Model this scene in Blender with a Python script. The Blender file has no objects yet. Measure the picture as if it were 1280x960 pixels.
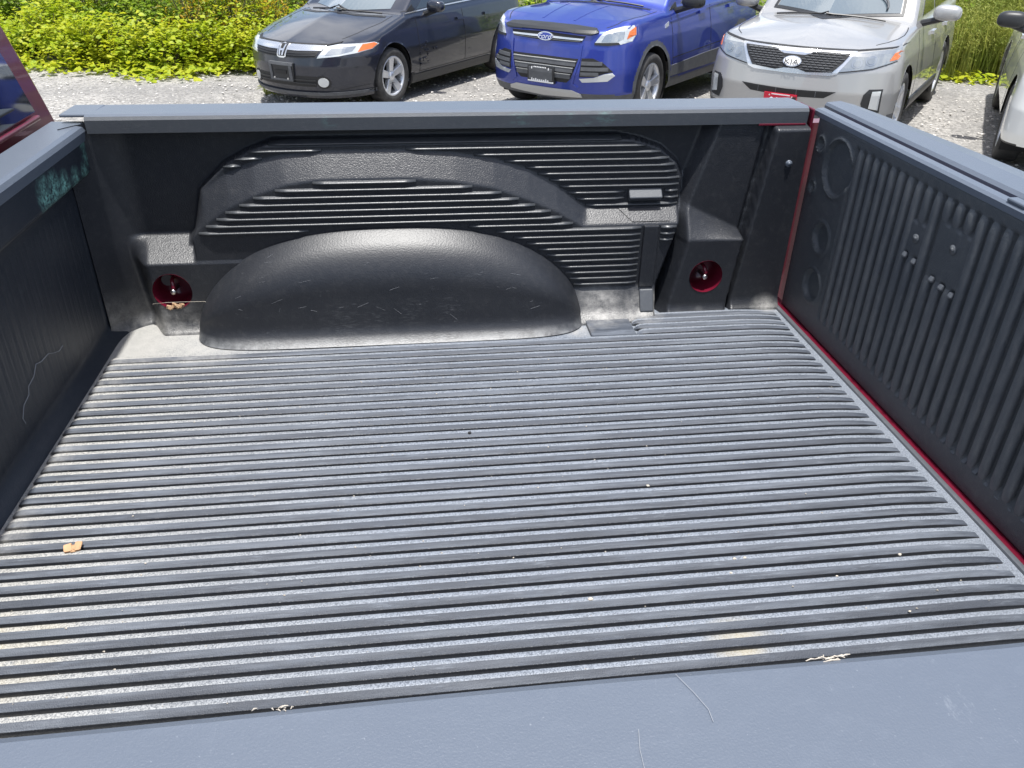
import bpy, bmesh, math, random
import numpy as np
from mathutils import Vector, Matrix
from mathutils.bvhtree import BVHTree
from mathutils.geometry import delaunay_2d_cdt
random.seed(7); rng = np.random.default_rng(7)
SC = bpy.context.scene; COL = SC.collection
# ---------------------------------------------------------------- camera, sky, sun, exposure
cam = bpy.data.cameras.new('camera'); camo = bpy.data.objects.new('camera', cam); COL.objects.link(camo)
camo.location = (0.8154, -0.3720, 1.0127); camo.rotation_euler = (1.03, -0.0146, -0.1221)
cam.sensor_width = 36; cam.lens = 36 * 1000 / 1280; cam.clip_start = .01; cam.clip_end = 600
SC.camera = camo
SUN = Vector((-.004, -.16, .986)).normalized()
world = bpy.data.worlds.new('World'); SC.world = world; world.use_nodes = True
wn = world.node_tree.nodes; wl = world.node_tree.links
sky = wn.new('ShaderNodeTexSky'); sky.sky_type = 'NISHITA'; sky.sun_disc = False
sky.sun_elevation = math.asin(SUN.z); sky.sun_rotation = math.atan2(SUN.x, SUN.y)
sky.dust_density = 2.0; sky.air_density = 1.0
wn['Background'].inputs['Strength'].default_value = .135
tc_ = wn.new('ShaderNodeTexCoord'); cn = wn.new('ShaderNodeTexNoise'); cn.inputs['Scale'].default_value = 2.2; cn.inputs['Detail'].default_value = 7; cn.inputs['Roughness'].default_value = .58
wl.new(tc_.outputs['Generated'], cn.inputs['Vector'])
cr_ = wn.new('ShaderNodeMapRange'); cr_.inputs['From Min'].default_value = .50; cr_.inputs['From Max'].default_value = .64; cr_.inputs['To Max'].default_value = .85; wl.new(cn.outputs['Fac'], cr_.inputs[0])
cm = wn.new('ShaderNodeMix'); cm.data_type = 'RGBA'; wl.new(cr_.outputs[0], cm.inputs[0]); wl.new(sky.outputs[0], cm.inputs[6]); cm.inputs[7].default_value = (9, 9.1, 9.4, 1)   # broken white clouds
wl.new(cm.outputs[2], wn['Background'].inputs['Color'])
sun = bpy.data.lights.new('sun', 'SUN'); sun.energy = 4.6; sun.angle = math.radians(1.8); sun.color = (1, .982, .945)
suno = bpy.data.objects.new('sun', sun); COL.objects.link(suno)
suno.rotation_euler = SUN.to_track_quat('Z', 'Y').to_euler(); suno.location = (0, 0, 8)
SC.view_settings.view_transform = 'Standard'; SC.view_settings.look = 'None'
SC.view_settings.exposure = .55; SC.view_settings.gamma = 1
G = -1.10                     # lot level; the bed floor is z = 0
L, W, H = 1.874, 1.701, .534  # bed length, width, rail height

# ---------------------------------------------------------------- helpers
def mesh(name, v, f, mat=None, parent=None, smooth=False):
    me = bpy.data.meshes.new(name); me.from_pydata([tuple(map(float, a)) for a in v], [], f)
    if smooth: me.polygons.foreach_set('use_smooth', [True] * len(me.polygons))
    me.update()
    if mat: me.materials.append(mat)
    o = bpy.data.objects.new(name, me); COL.objects.link(o)
    if parent: o.parent = parent
    return o
def bmo(name, bm, mat=None, parent=None, smooth=False):
    bmesh.ops.recalc_face_normals(bm, faces=bm.faces)
    me = bpy.data.meshes.new(name); bm.to_mesh(me); bm.free()
    if smooth: me.polygons.foreach_set('use_smooth', [True] * len(me.polygons))
    if mat: me.materials.append(mat)
    o = bpy.data.objects.new(name, me); COL.objects.link(o)
    if parent: o.parent = parent
    return o
def empty(name, loc=(0, 0, 0), rz=0):
    o = bpy.data.objects.new(name, None); COL.objects.link(o); o.location = loc; o.rotation_euler.z = rz
    o.empty_display_size = .1
    return o
def tag(o, label, cat, group=None):
    o['label'] = label; o['category'] = cat
    if group: o['group'] = group
    return o
def box(bm, c, s, rot=None, bev=0):
    r = bmesh.ops.create_cube(bm, size=1)
    vs = r['verts']
    M = Matrix.Translation(c) @ (rot if rot else Matrix()) @ Matrix.Diagonal((*s, 1))
    bmesh.ops.transform(bm, matrix=M, verts=vs)
    if bev:
        es = list({e for v in vs for e in v.link_edges})
        bmesh.ops.bevel(bm, geom=es, offset=bev, segments=2, profile=.5, affect='EDGES')
def obox(name, c, s, mat, parent=None, bev=0, rot=None):
    bm = bmesh.new(); box(bm, c, s, rot, bev); return bmo(name, bm, mat, parent, False)
def tube(bm, pts, r, seg=8, cap=True):
    pts = [Vector(p) for p in pts]; rings = []
    for i, p in enumerate(pts):
        d = (pts[min(i + 1, len(pts) - 1)] - pts[max(i - 1, 0)]).normalized()
        a = d.orthogonal().normalized(); b = d.cross(a)
        rr = r[i] if hasattr(r, '__len__') else r
        rings.append([bm.verts.new(p + rr * (math.cos(t) * a + math.sin(t) * b)) for t in [2 * math.pi * k / seg for k in range(seg)]])
    for i in range(len(rings) - 1):
        # align ring twist
        best = min(range(seg), key=lambda s: (rings[i + 1][s].co - rings[i][0].co).length)
        rings[i + 1] = rings[i + 1][best:] + rings[i + 1][:best]
        for k in range(seg):
            bm.faces.new((rings[i][k], rings[i][(k + 1) % seg], rings[i + 1][(k + 1) % seg], rings[i + 1][k]))
    if cap:
        bm.faces.new(rings[0][::-1]); bm.faces.new(rings[-1])
def sweep(name, prof, path, mat, parent, smooth=False, closed=True):
    """prof: list of (a,b); path: list of functions/tuples mapping prof to 3D: each item is callable(a,b)->xyz"""
    v = []; f = []; n = len(prof)
    for p in path: v += [p(a, b) for a, b in prof]
    for i in range(len(path) - 1):
        for k in range(n if closed else n - 1):
            f.append((i * n + k, i * n + (k + 1) % n, (i + 1) * n + (k + 1) % n, (i + 1) * n + k))
    if closed:
        f.append(tuple(range(n))[::-1]); f.append(tuple((len(path) - 1) * n + k for k in range(n)))
    o = mesh(name, v, f, mat, parent, smooth)
    bm = bmesh.new(); bm.from_mesh(o.data); bmesh.ops.recalc_face_normals(bm, faces=bm.faces); bm.to_mesh(o.data); bm.free()
    return o
def grid(nu, nv): return [(i * nv + j, (i + 1) * nv + j, (i + 1) * nv + j + 1, i * nv + j + 1) for i in range(nu - 1) for j in range(nv - 1)]
def sm(t): t = np.clip(t, 0, 1); return t * t * (3 - 2 * t)
def cl(t): return np.clip(t, 0, 1)
def ip(t, pts): return np.interp(t, [a for a, b in pts], [b for a, b in pts])

# ---------------------------------------------------------------- materials
def new(name):
    m = bpy.data.materials.new(name); m.use_nodes = True; nt = m.node_tree
    return m, nt, nt.nodes['Principled BSDF']
def N(nt, t, **k):
    n = nt.nodes.new(t)
    for a, b in k.items():
        if a in n.inputs: n.inputs[a].default_value = b
        else: setattr(n, a, b)
    return n
def noise(nt, scale, detail=3, rough=.55, vec=None, stretch=None):
    g = N(nt, 'ShaderNodeNewGeometry'); src = g.outputs['Position']
    if vec: src = vec
    if stretch:
        mp = N(nt, 'ShaderNodeMapping'); mp.inputs['Scale'].default_value = stretch; nt.links.new(src, mp.inputs[0]); src = mp.outputs[0]
    n = N(nt, 'ShaderNodeTexNoise'); n.inputs['Scale'].default_value = scale; n.inputs['Detail'].default_value = detail; n.inputs['Roughness'].default_value = rough
    nt.links.new(src, n.inputs['Vector']); return n.outputs['Fac']
def ramp(nt, src, a, b, ca=0, cb=1):
    r = N(nt, 'ShaderNodeMapRange'); r.inputs['From Min'].default_value = a; r.inputs['From Max'].default_value = b
    r.inputs['To Min'].default_value = ca; r.inputs['To Max'].default_value = cb; r.clamp = True
    nt.links.new(src, r.inputs[0]); return r.outputs[0]
def mul(nt, a, b, op='MULTIPLY'):
    m = N(nt, 'ShaderNodeMath', operation=op); m.use_clamp = op in ('ADD',)
    for i, x in enumerate((a, b)):
        if isinstance(x, (int, float)): m.inputs[i].default_value = x
        else: nt.links.new(x, m.inputs[i])
    return m.outputs[0]
def mixc(nt, fac, a, b):
    m = N(nt, 'ShaderNodeMix', data_type='RGBA')
    for i, x in ((0, fac), (6, a), (7, b)):
        if isinstance(x, (int, float)): m.inputs[i].default_value = x
        elif isinstance(x, tuple): m.inputs[i].default_value = (*x, 1)
        else: nt.links.new(x, m.inputs[i])
    return m.outputs[2]
def bump(nt, bs, h, strength, dist):
    b = N(nt, 'ShaderNodeBump'); b.inputs['Strength'].default_value = strength; b.inputs['Distance'].default_value = dist
    nt.links.new(h, b.inputs['Height']); nt.links.new(b.outputs[0], bs.inputs['Normal'])
def spot(nt, pts, r):
    """mask that is 1 near any of the points (world space)"""
    out = None
    for p in pts:
        g = N(nt, 'ShaderNodeNewGeometry'); d = N(nt, 'ShaderNodeVectorMath', operation='DISTANCE'); nt.links.new(g.outputs['Position'], d.inputs[0]); d.inputs[1].default_value = p[:3]
        rr = p[3] if len(p) > 3 else r
        k = ramp(nt, d.outputs['Value'], 0, rr, 1, 0)
        out = k if out is None else mul(nt, out, k, 'MAXIMUM')
    return out
def plain(name, c, rough=.5, metal=0, coat=0, spec=.5, bumpy=0, bscale=300, vary=0):
    m, nt, b = new(name)
    b.inputs['Base Color'].default_value = (*c, 1); b.inputs['Roughness'].default_value = rough; b.inputs['Metallic'].default_value = metal
    b.inputs['Coat Weight'].default_value = coat; b.inputs['Coat Roughness'].default_value = .04; b.inputs['Specular IOR Level'].default_value = spec
    if vary:
        n = noise(nt, 14, 5); nt.links.new(mixc(nt, ramp(nt, n, .35, .7), c, tuple(min(1, x * (1 + vary) + .01 * vary) for x in c)), b.inputs['Base Color'])
    if bumpy: bump(nt, b, noise(nt, bscale, 2), bumpy, .001)
    return m
def plastic(name, c, dust, dustcol=(.36, .35, .33), rough=.42, grain=.55, gscale=420, streak=None, extra=None, dthr=(.45, .8)):
    """moulded black plastic: fine grain, dusty film, worn scuffs"""
    m, nt, b = new(name)
    n1 = noise(nt, 5, 6, .65); n2 = noise(nt, 60, 5, .7, stretch=streak)
    d = mul(nt, ramp(nt, n1, *dthr), dust * .4); d2 = mul(nt, ramp(nt, n2, .5, .85), dust * .9)
    f = mul(nt, d, d2, 'ADD')
    col = mixc(nt, f, c, dustcol)
    if extra: col = extra(nt, col)
    nt.links.new(col, b.inputs['Base Color'])
    nt.links.new(ramp(nt, f, 0, .6, rough, min(1, rough + .3)), b.inputs['Roughness'])
    bump(nt, b, noise(nt, gscale, 2, .6), grain, .0015)
    return m
def teal(nt, col):
    k = mul(nt, spot(nt, [(.034, 1.42, .462, .05), (.034, 1.47, .455, .05), (.034, 1.53, .448, .04), (.034, 1.60, .442, .035), (.036, 1.66, .436, .035), (.036, 1.69, .47, .03), (.036, 1.685, .51, .03), (.04, 1.69, .40, .028)], .05), 1.5)
    n = noise(nt, 110, 7, .8); n2 = noise(nt, 22, 5, .7)
    k = mul(nt, k, ramp(nt, n, .40, .66)); k = mul(nt, k, ramp(nt, n2, .30, .55))
    col = mixc(nt, k, col, (.24, .52, .45))
    k2 = mul(nt, ramp(nt, noise(nt, 35, 6, .8), .66, .74), .35)
    return mixc(nt, k2, col, (.10, .17, .17))
def corner_dust_and_panel_light(nt, col):
    k = spot(nt, [(.10, 1.60, 0, .17), (.26, 1.56, 0, .14), (.22, 1.64, .0, .07), (0, 1.35, 0, .13), (0, 1.1, 0, .11), (0, .85, 0, .11), (.01, 1.5, 0, .12), (1.83, 1.66, 0, .05), (1.62, 1.66, 0, .03), (1.33, 1.635, .04, .09), (1.45, 1.635, .03, .075), (1.25, 1.58, .01, .06)], .2)  # points on the sloped far-wall foot paint in its sunlit brightness; the rest dust
    n = noise(nt, 26, 6, .75)
    return mixc(nt, mul(nt, k, ramp(nt, n, .32, .66)), col, (.40, .39, .37))
def floor_dust(nt, col):
    g = N(nt, 'ShaderNodeNewGeometry'); sp = N(nt, 'ShaderNodeSeparateXYZ'); nt.links.new(g.outputs['Position'], sp.inputs[0])
    n = noise(nt, 4, 5, .6); n2 = noise(nt, 480, 2, .6)
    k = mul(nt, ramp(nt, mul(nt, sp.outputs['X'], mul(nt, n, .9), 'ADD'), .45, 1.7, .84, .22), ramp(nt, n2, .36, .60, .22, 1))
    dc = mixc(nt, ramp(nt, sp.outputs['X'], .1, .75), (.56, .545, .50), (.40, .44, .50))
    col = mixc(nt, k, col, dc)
    y = mul(nt, spot(nt, [(.15, .55, 0, .12), (.02, .50, 0, .10), (.10, .42, 0, .08), (1.3, .45, 0, .07)], .1), ramp(nt, noise(nt, 9, 4), .4, .6))
    col = mixc(nt, mul(nt, y, .6), col, (.50, .42, .25))
    return corner_dust_and_panel_light(nt, col)
def scuffs(nt, col):
    k = mul(nt, spot(nt, [(.617, 1.58, .055, .07), (.70, 1.58, .06, .05), (1.27, 1.60, .05, .05), (.9, 1.58, .085, .05), (.8, 1.58, .075, .05)], .05), .22)
    k = mul(nt, k, ramp(nt, noise(nt, 130, 5, .8, stretch=(.35, 1, 1.6)), .50, .70))
    k2 = mul(nt, ramp(nt, noise(nt, 55, 6, .85, stretch=(.22, 1, 1)), .62, .72), .22)
    col = mixc(nt, mul(nt, k, k2, 'ADD'), col, (.33, .34, .35))
    g = N(nt, 'ShaderNodeNewGeometry'); sp = N(nt, 'ShaderNodeSeparateXYZ'); nt.links.new(g.outputs['Position'], sp.inputs[0])
    return mixc(nt, mul(nt, ramp(nt, sp.outputs['Z'], .002, .022, .5, 0), ramp(nt, noise(nt, 30, 5, .7), .3, .6)), col, (.26, .27, .28))   # dust packed along the foot
def specks(nt, col):   # chalky specks and short rubbed marks
    k = mul(nt, ramp(nt, noise(nt, 240, 3, .7), .68, .76), .35)
    k2 = mul(nt, ramp(nt, noise(nt, 40, 6, .85, stretch=(1, .3, 1)), .64, .74), .22)
    return mixc(nt, mul(nt, k, k2, 'ADD'), col, (.36, .38, .41))
def wear(nt, col):     # lanes rubbed along the ribs, more of them on the cab side
    g = N(nt, 'ShaderNodeNewGeometry'); sp = N(nt, 'ShaderNodeSeparateXYZ'); nt.links.new(g.outputs['Position'], sp.inputs[0])
    k = mul(nt, ramp(nt, noise(nt, 22, 5, .75, stretch=(.07, 1, 1)), .44, .70), ramp(nt, mul(nt, sp.outputs['X'], noise(nt, 3, 4), 'ADD'), .7, 2.1, .36, .06))
    k2 = mul(nt, ramp(nt, noise(nt, 110, 5, .8, stretch=(.12, 1, 1)), .56, .70), .22)
    col = mixc(nt, mul(nt, k, k2, 'ADD'), col, (.30, .335, .39))
    return corner_dust_and_panel_light(nt, col)
def rail_teal(nt, col):
    k = mul(nt, spot(nt, [(1.10, 1.70, .545, .04), (1.25, 1.70, .542, .05), (1.33, 1.70, .547, .05), (.62, 1.70, .545, .025)], .04), ramp(nt, noise(nt, 70, 6, .8, stretch=(.3, 1, 1)), .50, .66))
    return mixc(nt, mul(nt, k, .5), col, (.16, .34, .31))
M = {}
M['wall'] = plastic('black_liner_plastic', (.019, .021, .026), .06, extra=corner_dust_and_panel_light, rough=.34, grain=.55, gscale=300)
M['housing'] = plastic('housing_plastic', (.018, .020, .025), .05, extra=scuffs, rough=.41, grain=.34, gscale=230)
M['wallrib'] = plastic('wall_rib_plastic', (.046, .050, .056), .10, rough=.34, gscale=300, grain=.22)
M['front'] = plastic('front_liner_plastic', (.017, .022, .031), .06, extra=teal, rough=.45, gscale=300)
M['floor'] = plastic('dusty_floor_plastic', (.044, .052, .068), .12, extra=floor_dust, rough=.42)
M['rib'] = plastic('floor_rib_plastic', (.032, .039, .054), .20, dustcol=(.22, .26, .33), rough=.60, streak=(.25, 1, 1), extra=wear, gscale=500)
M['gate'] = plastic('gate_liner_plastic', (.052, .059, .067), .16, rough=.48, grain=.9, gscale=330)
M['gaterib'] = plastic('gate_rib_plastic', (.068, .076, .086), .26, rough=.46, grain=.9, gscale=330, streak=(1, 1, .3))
M['cap'] = plastic('faded_sky_tinted_rail', (.098, .116, .147), .06, dustcol=(.30, .33, .38), rough=.36, grain=.32, gscale=520, streak=(.5, 1, 1), extra=specks)  # faded grey plastic, with the sky's blue reflection mixed into the base colour
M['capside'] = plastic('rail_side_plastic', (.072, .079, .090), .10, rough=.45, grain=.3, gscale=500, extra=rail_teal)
M['maroon'] = plain('maroon_paint', (.105, .004, .016), .32, 0, .5, vary=.2)
M['scratch'] = plain('scratch_grey', (.27, .28, .30), .7)
M['black'] = plain('black_rubber', (.012, .012, .013), .6)
M['darkglass'] = plain('dark_glass', (.012, .015, .02), .04, 0, 1, .8)
M['windshield'] = plain('sky_tinted_windshield', (.12, .15, .17), .05, 0, 1, .8)  # grey-blue base colour stands in for the sky's reflection
M['steel'] = plain('steel', (.5, .5, .5), .35, 1)
M['chrome'] = plain('chrome', (.74, .74, .74), .22, .8)
M['rimsilver'] = plain('alloy_silver', (.66, .67, .69), .28, .6)
M['tyre'] = plain('tyre_rubber', (.028, .027, .026), .75, bumpy=.4, bscale=150, vary=.8)
M['trim'] = plain('black_trim', (.022, .023, .025), .45, bumpy=.2)
M['clad'] = plain('grey_cladding', (.075, .078, .084), .6, bumpy=.3, vary=.3)
M['lens'] = plain('lamp_lens', (.58, .60, .60), .12, .3, 1)
M['lensgrey'] = plain('lamp_grey', (.34, .36, .37), .12, .5, 1)
M['lensdark'] = plain('lamp_inner', (.44, .46, .47), .15, .7, 1)
M['orange'] = plain('orange_lens', (.75, .16, .02), .2, 0, 1)
M['white'] = plain('white_print', (.8, .8, .8), .5)
M['redplate'] = plain('red_plate', (.58, .012, .04), .4)
M['silverplastic'] = plain('silver_plastic', (.45, .45, .44), .4, .3)
M['fluff'] = plain('pale_fluff', (.50, .45, .38), .9)
M['dryleaf'] = plain('dry_leaf', (.26, .17, .10), .85, vary=.8)
M['wood'] = plain('wood_chip', (.40, .24, .13), .8, vary=.5, bumpy=.6, bscale=200)
def paint(name, c, metal, flake=.0, rough=.32):
    m, nt, b = new(name); b.inputs['Base Color'].default_value = (*c, 1); b.inputs['Metallic'].default_value = metal
    b.inputs['Roughness'].default_value = rough; b.inputs['Coat Weight'].default_value = 1; b.inputs['Coat Roughness'].default_value = .03
    n = noise(nt, 2.5, 5, .6); nt.links.new(ramp(nt, n, .3, .75, rough, rough + .12), b.inputs['Roughness'])
    n2 = noise(nt, 7, 6, .7)
    nt.links.new(mixc(nt, mul(nt, ramp(nt, n2, .5, .8), .04), c, (.25, .24, .22)), b.inputs['Base Color'])
    return m
M['navy'] = paint('navy_paint', (.011, .014, .026), .3)
M['blue'] = paint('blue_paint', (.022, .045, .30), .45)
M['silver'] = paint('silver_paint', (.40, .395, .385), .40)
M['whitepaint'] = paint('white_paint', (.80, .80, .76), 0)
def leafmat(name, c1, c2, c3):
    m, nt, b = new(name); oi = noise(nt, 3.0, 3); n2 = noise(nt, 25, 2)
    col = mixc(nt, ramp(nt, oi, .35, .65), c1, c2); col = mixc(nt, ramp(nt, n2, .52, .7), col, c3)
    nt.links.new(col, b.inputs['Base Color']); b.inputs['Roughness'].default_value = .55
    tr = N(nt, 'ShaderNodeBsdfTranslucent'); nt.links.new(col, tr.inputs[0])
    mx = N(nt, 'ShaderNodeMixShader'); mx.inputs[0].default_value = .5
    nt.links.new(b.outputs[0], mx.inputs[1]); nt.links.new(tr.outputs[0], mx.inputs[2]); nt.links.new(mx.outputs[0], nt.nodes['Material Output'].inputs[0])
    return m
M['leaf'] = leafmat('vine_leaf', (.34, .45, .02), (.56, .56, .03), (.19, .32, .02))
M['leafdark'] = leafmat('shrub_leaf', (.18, .30, .025), (.32, .42, .04), (.10, .19, .02))
M['leafgold'] = leafmat('goldenrod_leaf', (.30, .34, .03), (.62, .36, .02), (.20, .27, .03))
M['grassy'] = leafmat('tall_grass', (.27, .33, .06), (.42, .42, .10), (.17, .24, .03))
M['stem'] = plain('stem_brown', (.12, .11, .05), .8)
M['petal'] = plain('yellow_petal', (.8, .45, .02), .6)
def gravel():
    m, nt, b = new('gravel_lot')
    v = N(nt, 'ShaderNodeTexVoronoi'); g = N(nt, 'ShaderNodeNewGeometry'); nt.links.new(g.outputs['Position'], v.inputs['Vector']); v.inputs['Scale'].default_value = 38
    n = noise(nt, .8, 6, .65); n3 = noise(nt, 7, 6, .75)
    hs = N(nt, 'ShaderNodeSeparateColor'); nt.links.new(v.outputs['Color'], hs.inputs[0])
    c = mixc(nt, hs.outputs[0], (.17, .163, .152), (.43, .41, .38))
    c = mixc(nt, mul(nt, ramp(nt, n, .40, .62), .6), c, (.17, .165, .16)); c = mixc(nt, mul(nt, ramp(nt, n3, .55, .75), .5), c, (.15, .14, .13))
    nt.links.new(c, b.inputs['Base Color']); b.inputs['Roughness'].default_value = .9
    h = mul(nt, mul(nt, v.outputs['Distance'], -1.0), mul(nt, n3, 1.2), 'SUBTRACT')
    bump(nt, b, h, .9, .02)
    return m
M['gravel'] = gravel()
M['soil'] = plain('bank_soil', (.07, .075, .03), .95, vary=.8, bumpy=.8, bscale=20)

# ---------------------------------------------------------------- ground
nx = 90
gx = np.concatenate([np.linspace(-220, -12, 12), np.linspace(-11, 18, nx), np.linspace(20, 220, 12)]); gy = np.concatenate([np.linspace(-60, -4, 8), np.linspace(-3, 18, 70), np.linspace(20, 260, 12)])
v = []
for x in gx:
    for y in gy:
        k = 1 if (-11 < x < 18 and -3 < y < 18) else 0
        v.append((x, y, G + k * .012 * (math.sin(x * 1.7 + y * .6) + math.sin(y * 2.3 - x)) - .01))
g = mesh('ground', v, grid(len(gx), len(gy)), M['gravel'], None, True); g['kind'] = 'structure'
def bank_front(x): return ip(x, [(-12, 14.5), (-4.8, 12.9), (-4, 12.1), (-2.5, 11.8), (-1.2, 12.1), (.5, 13.6), (3, 14.6), (6, 13.6), (8, 11.4), (9.5, 10.4), (14, 9.4)])
v = []; bx = np.linspace(-30, 40, 90); by = np.linspace(0, 1, 24)
for x in bx:
    y0 = bank_front(x) + .35
    for t in by:
        d = 40 * t ** 2
        v.append((x, y0 + d, G - .03 + 1.0 * (1 - math.exp(-d / 3.0)) + .05 * math.sin(3 * x + d)))
b_ = mesh('grassy_bank', v, grid(len(bx), len(by)), M['soil'], None, True); b_['kind'] = 'structure'

# ---------------------------------------------------------------- pickup truck
truck = tag(empty('pickup_truck', (.9, .85, G)), 'maroon pickup truck with black plastic bed liner, cargo bed seen from beside', 'truck')
def T(o):
    """parent a world-space part to the truck"""
    o.parent = truck; o.matrix_parent_inverse = Matrix.Translation(truck.location).inverted(); return o
# every truck part is modelled in world coordinates, the truck root only carries it
# --- far wall
PL = [(.0, .165), (.10, .17), (.25, .225), (.264, .238), (.373, .268), (.44, .340), (.47, .40), (.491, .46), (.6, .6)]
PR = [(0, 1.498), (.084, 1.506), (.27, 1.555), (.376, 1.560), (.42, 1.54), (.46, 1.49), (.48, 1.43), (.495, 1.36)]
ZO = [(.24, .268), (.26, .31), (.281, .373), (.35, .415), (.42, .443), (.49, .459), (.60, .467), (.80, .467), (.93, .457), (1.03, .440), (1.12, .412), (1.20, .368), (1.283, .305), (1.30, .305), (1.6, .305)]
ZI = [(.24, .258), (.29, .300), (.35, .338), (.42, .370), (.50, .395), (.583, .406), (.80, .406), (.92, .396), (1.03, .375), (1.12, .342), (1.20, .306), (1.27, .264), (1.6, .264)]
XL = [(0, 1.525), (.211, 1.566), (.286, 1.568), (.523, 1.635)]; XR = [(0, 1.697), (.211, 1.722), (.53, 1.757)]
def wall_p(x, z):
    x = np.asarray(x, float); z = np.asarray(z, float)
    e = np.minimum(np.minimum(x - ip(z, PL), ip(z, PR) - x), .497 - z)
    plat = .036 * sm(e / .014)
    zo, zi = ip(x, ZO), ip(x, ZI)
    low = .044 * cl((zo - z) / np.maximum(zo - zi, .004)) * sm((x - .238) / .01) * sm(e / .014)
    p = plat + low
    p = p + .045 * cl((.085 - z) / .085) * cl((x - 1.1) / .1) * sm(e / .014 + .5)
    # pocket round the front tie-down
    pk = .085 * cl((.25 - z) / .056) * sm((x - .060 - .02 * cl((.25 - z) / .25)) / .060) * sm((.55 - x) / .05)
    p = np.maximum(p, pk)
    # stake-pocket pillar
    xl, xr = ip(z, XL), ip(z, XR)
    pu = .050 - .006 * z / .53
    zt = .306 - (x - xl) / np.maximum(xr - xl, .01) * .074
    pp = pu + (.104 - pu) * cl((zt - z) / np.maximum(zt - .222, .004))
    pil = pp * cl((x - xl + .036) / .036) * sm((xr + .014 - x) / .014)
    p = np.maximum(p, pil)
    post = .074 * sm((x - xr - .014) / .014) * sm((.53 - z) / .02)
    p = np.maximum(p, post)
    p = np.maximum(p, .030 * sm((x - xr + .01) / .02))
    # concave front corner
    p = p + .10 * cl((.12 - x) / .12) ** 2
    # fillet to the floor
    p = p + .022 * cl((.035 - z) / .035) ** 2
    return p
def wall_y(x, z): return 1.750 - wall_p(x, z)
xs = np.arange(.0, L - .002, .0045); zs = np.arange(-.004, .548, .0045)
X, Z = np.meshgrid(xs, zs, indexing='ij'); Y = wall_y(X, Z)
HOLES = [(1.630, .114, .048), (.172, .118, .050)]
def cut_circle(U, V, faces, holes):
    """drop faces inside circles and pull their rim onto the circle (U,V flat arrays, edited in place)"""
    ins = np.zeros(len(U), bool)
    for cu, cv, r in holes: ins |= (U - cu) ** 2 + (V - cv) ** 2 < r * r
    keep = [f for f in faces if not all(ins[i] for i in f)]
    for f in keep:
        for i in f:
            if ins[i]:
                for cu, cv, r in holes:
                    du, dv = U[i] - cu, V[i] - cv; d = math.hypot(du, dv)
                    if d < r: U[i] = cu + du / d * r; V[i] = cv + dv / d * r
    return keep
U, V = X.ravel().copy(), Z.ravel().copy()
fs = cut_circle(U, V, grid(len(xs), len(zs)), HOLES)
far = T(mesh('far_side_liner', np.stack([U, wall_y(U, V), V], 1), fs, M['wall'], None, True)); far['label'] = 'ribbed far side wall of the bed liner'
def P2(o, p):  # sub-part modelled in world coordinates (its part sits at identity in the world)
    o.parent = p; return o
def cup(cx, cz, r, hook=True):
    y0 = float(wall_y(cx, cz)); bm = bmesh.new(); rings = []
    for d, rr in ((-.001, r), (.06, r * .95), (.075, r * .7), (.08, .001)):
        rings.append([bm.verts.new((cx + rr * math.cos(t), y0 + d, cz + rr * math.sin(t))) for t in np.linspace(0, 2 * math.pi, 33)[:-1]])
    for a, b in zip(rings, rings[1:]):
        for k in range(32): bm.faces.new((a[k], a[(k + 1) % 32], b[(k + 1) % 32], b[k]))
    o = P2(bmo('tie_down_cup', bm, M['maroon'], None, True), far)
    bm = bmesh.new(); tube(bm, [(cx - .004, y0 + .075, cz + .026), (cx - .002, y0 + .02, cz + .024), (cx + .002, y0 + .008, cz + .010), (cx, y0 + .012, cz - .004), (cx, y0 + .06, cz - .008)], .005)
    P2(bmo('tie_down_hook', bm, M['maroon'], None, True), far)
    bm = bmesh.new(); tube(bm, [(cx, y0 + .010, cz - .004), (cx, y0 + .004, cz - .004)], .007, 10); P2(bmo('hook_bolt', bm, M['steel'], None, True), far)
    return y0
for h in HOLES: cup(*h)
y0 = float(wall_y(.172, .118))
bm = bmesh.new(); tube(bm, [(.150, y0 + .055, .130), (.150, y0 + .05, .130)], .016, 20); P2(bmo('drain_plug', bm, M['clad'], None, False), far)
bm = bmesh.new()
for k in range(9): box(bm, (.172 + .004 * (k - 4) + random.uniform(-.004, .004), y0 + .004 + random.uniform(-.006, .008), .0715 + random.uniform(-.003, .005)), (.012, .008, .007), Matrix.Rotation(random.uniform(0, 3), 4, 'Y') @ Matrix.Rotation(random.uniform(0, 3), 4, 'X'))
lf = bmo('dry_leaf_crumbs', bm, M['dryleaf']); tag(lf, 'crumpled dry leaf scraps lying in the front tie-down hole', 'dry leaf')
bm = bmesh.new(); yh = float(wall_y(.165, .10))
tube(bm, [(.115, yh - .001, .085), (.15, yh - .004, .089), (.20, yh - .006, .090), (.25, yh - .004, .088), (.275, yh - .02, .078)], .0005, 4); P2(bmo('thread', bm, M['fluff']), far)
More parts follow.
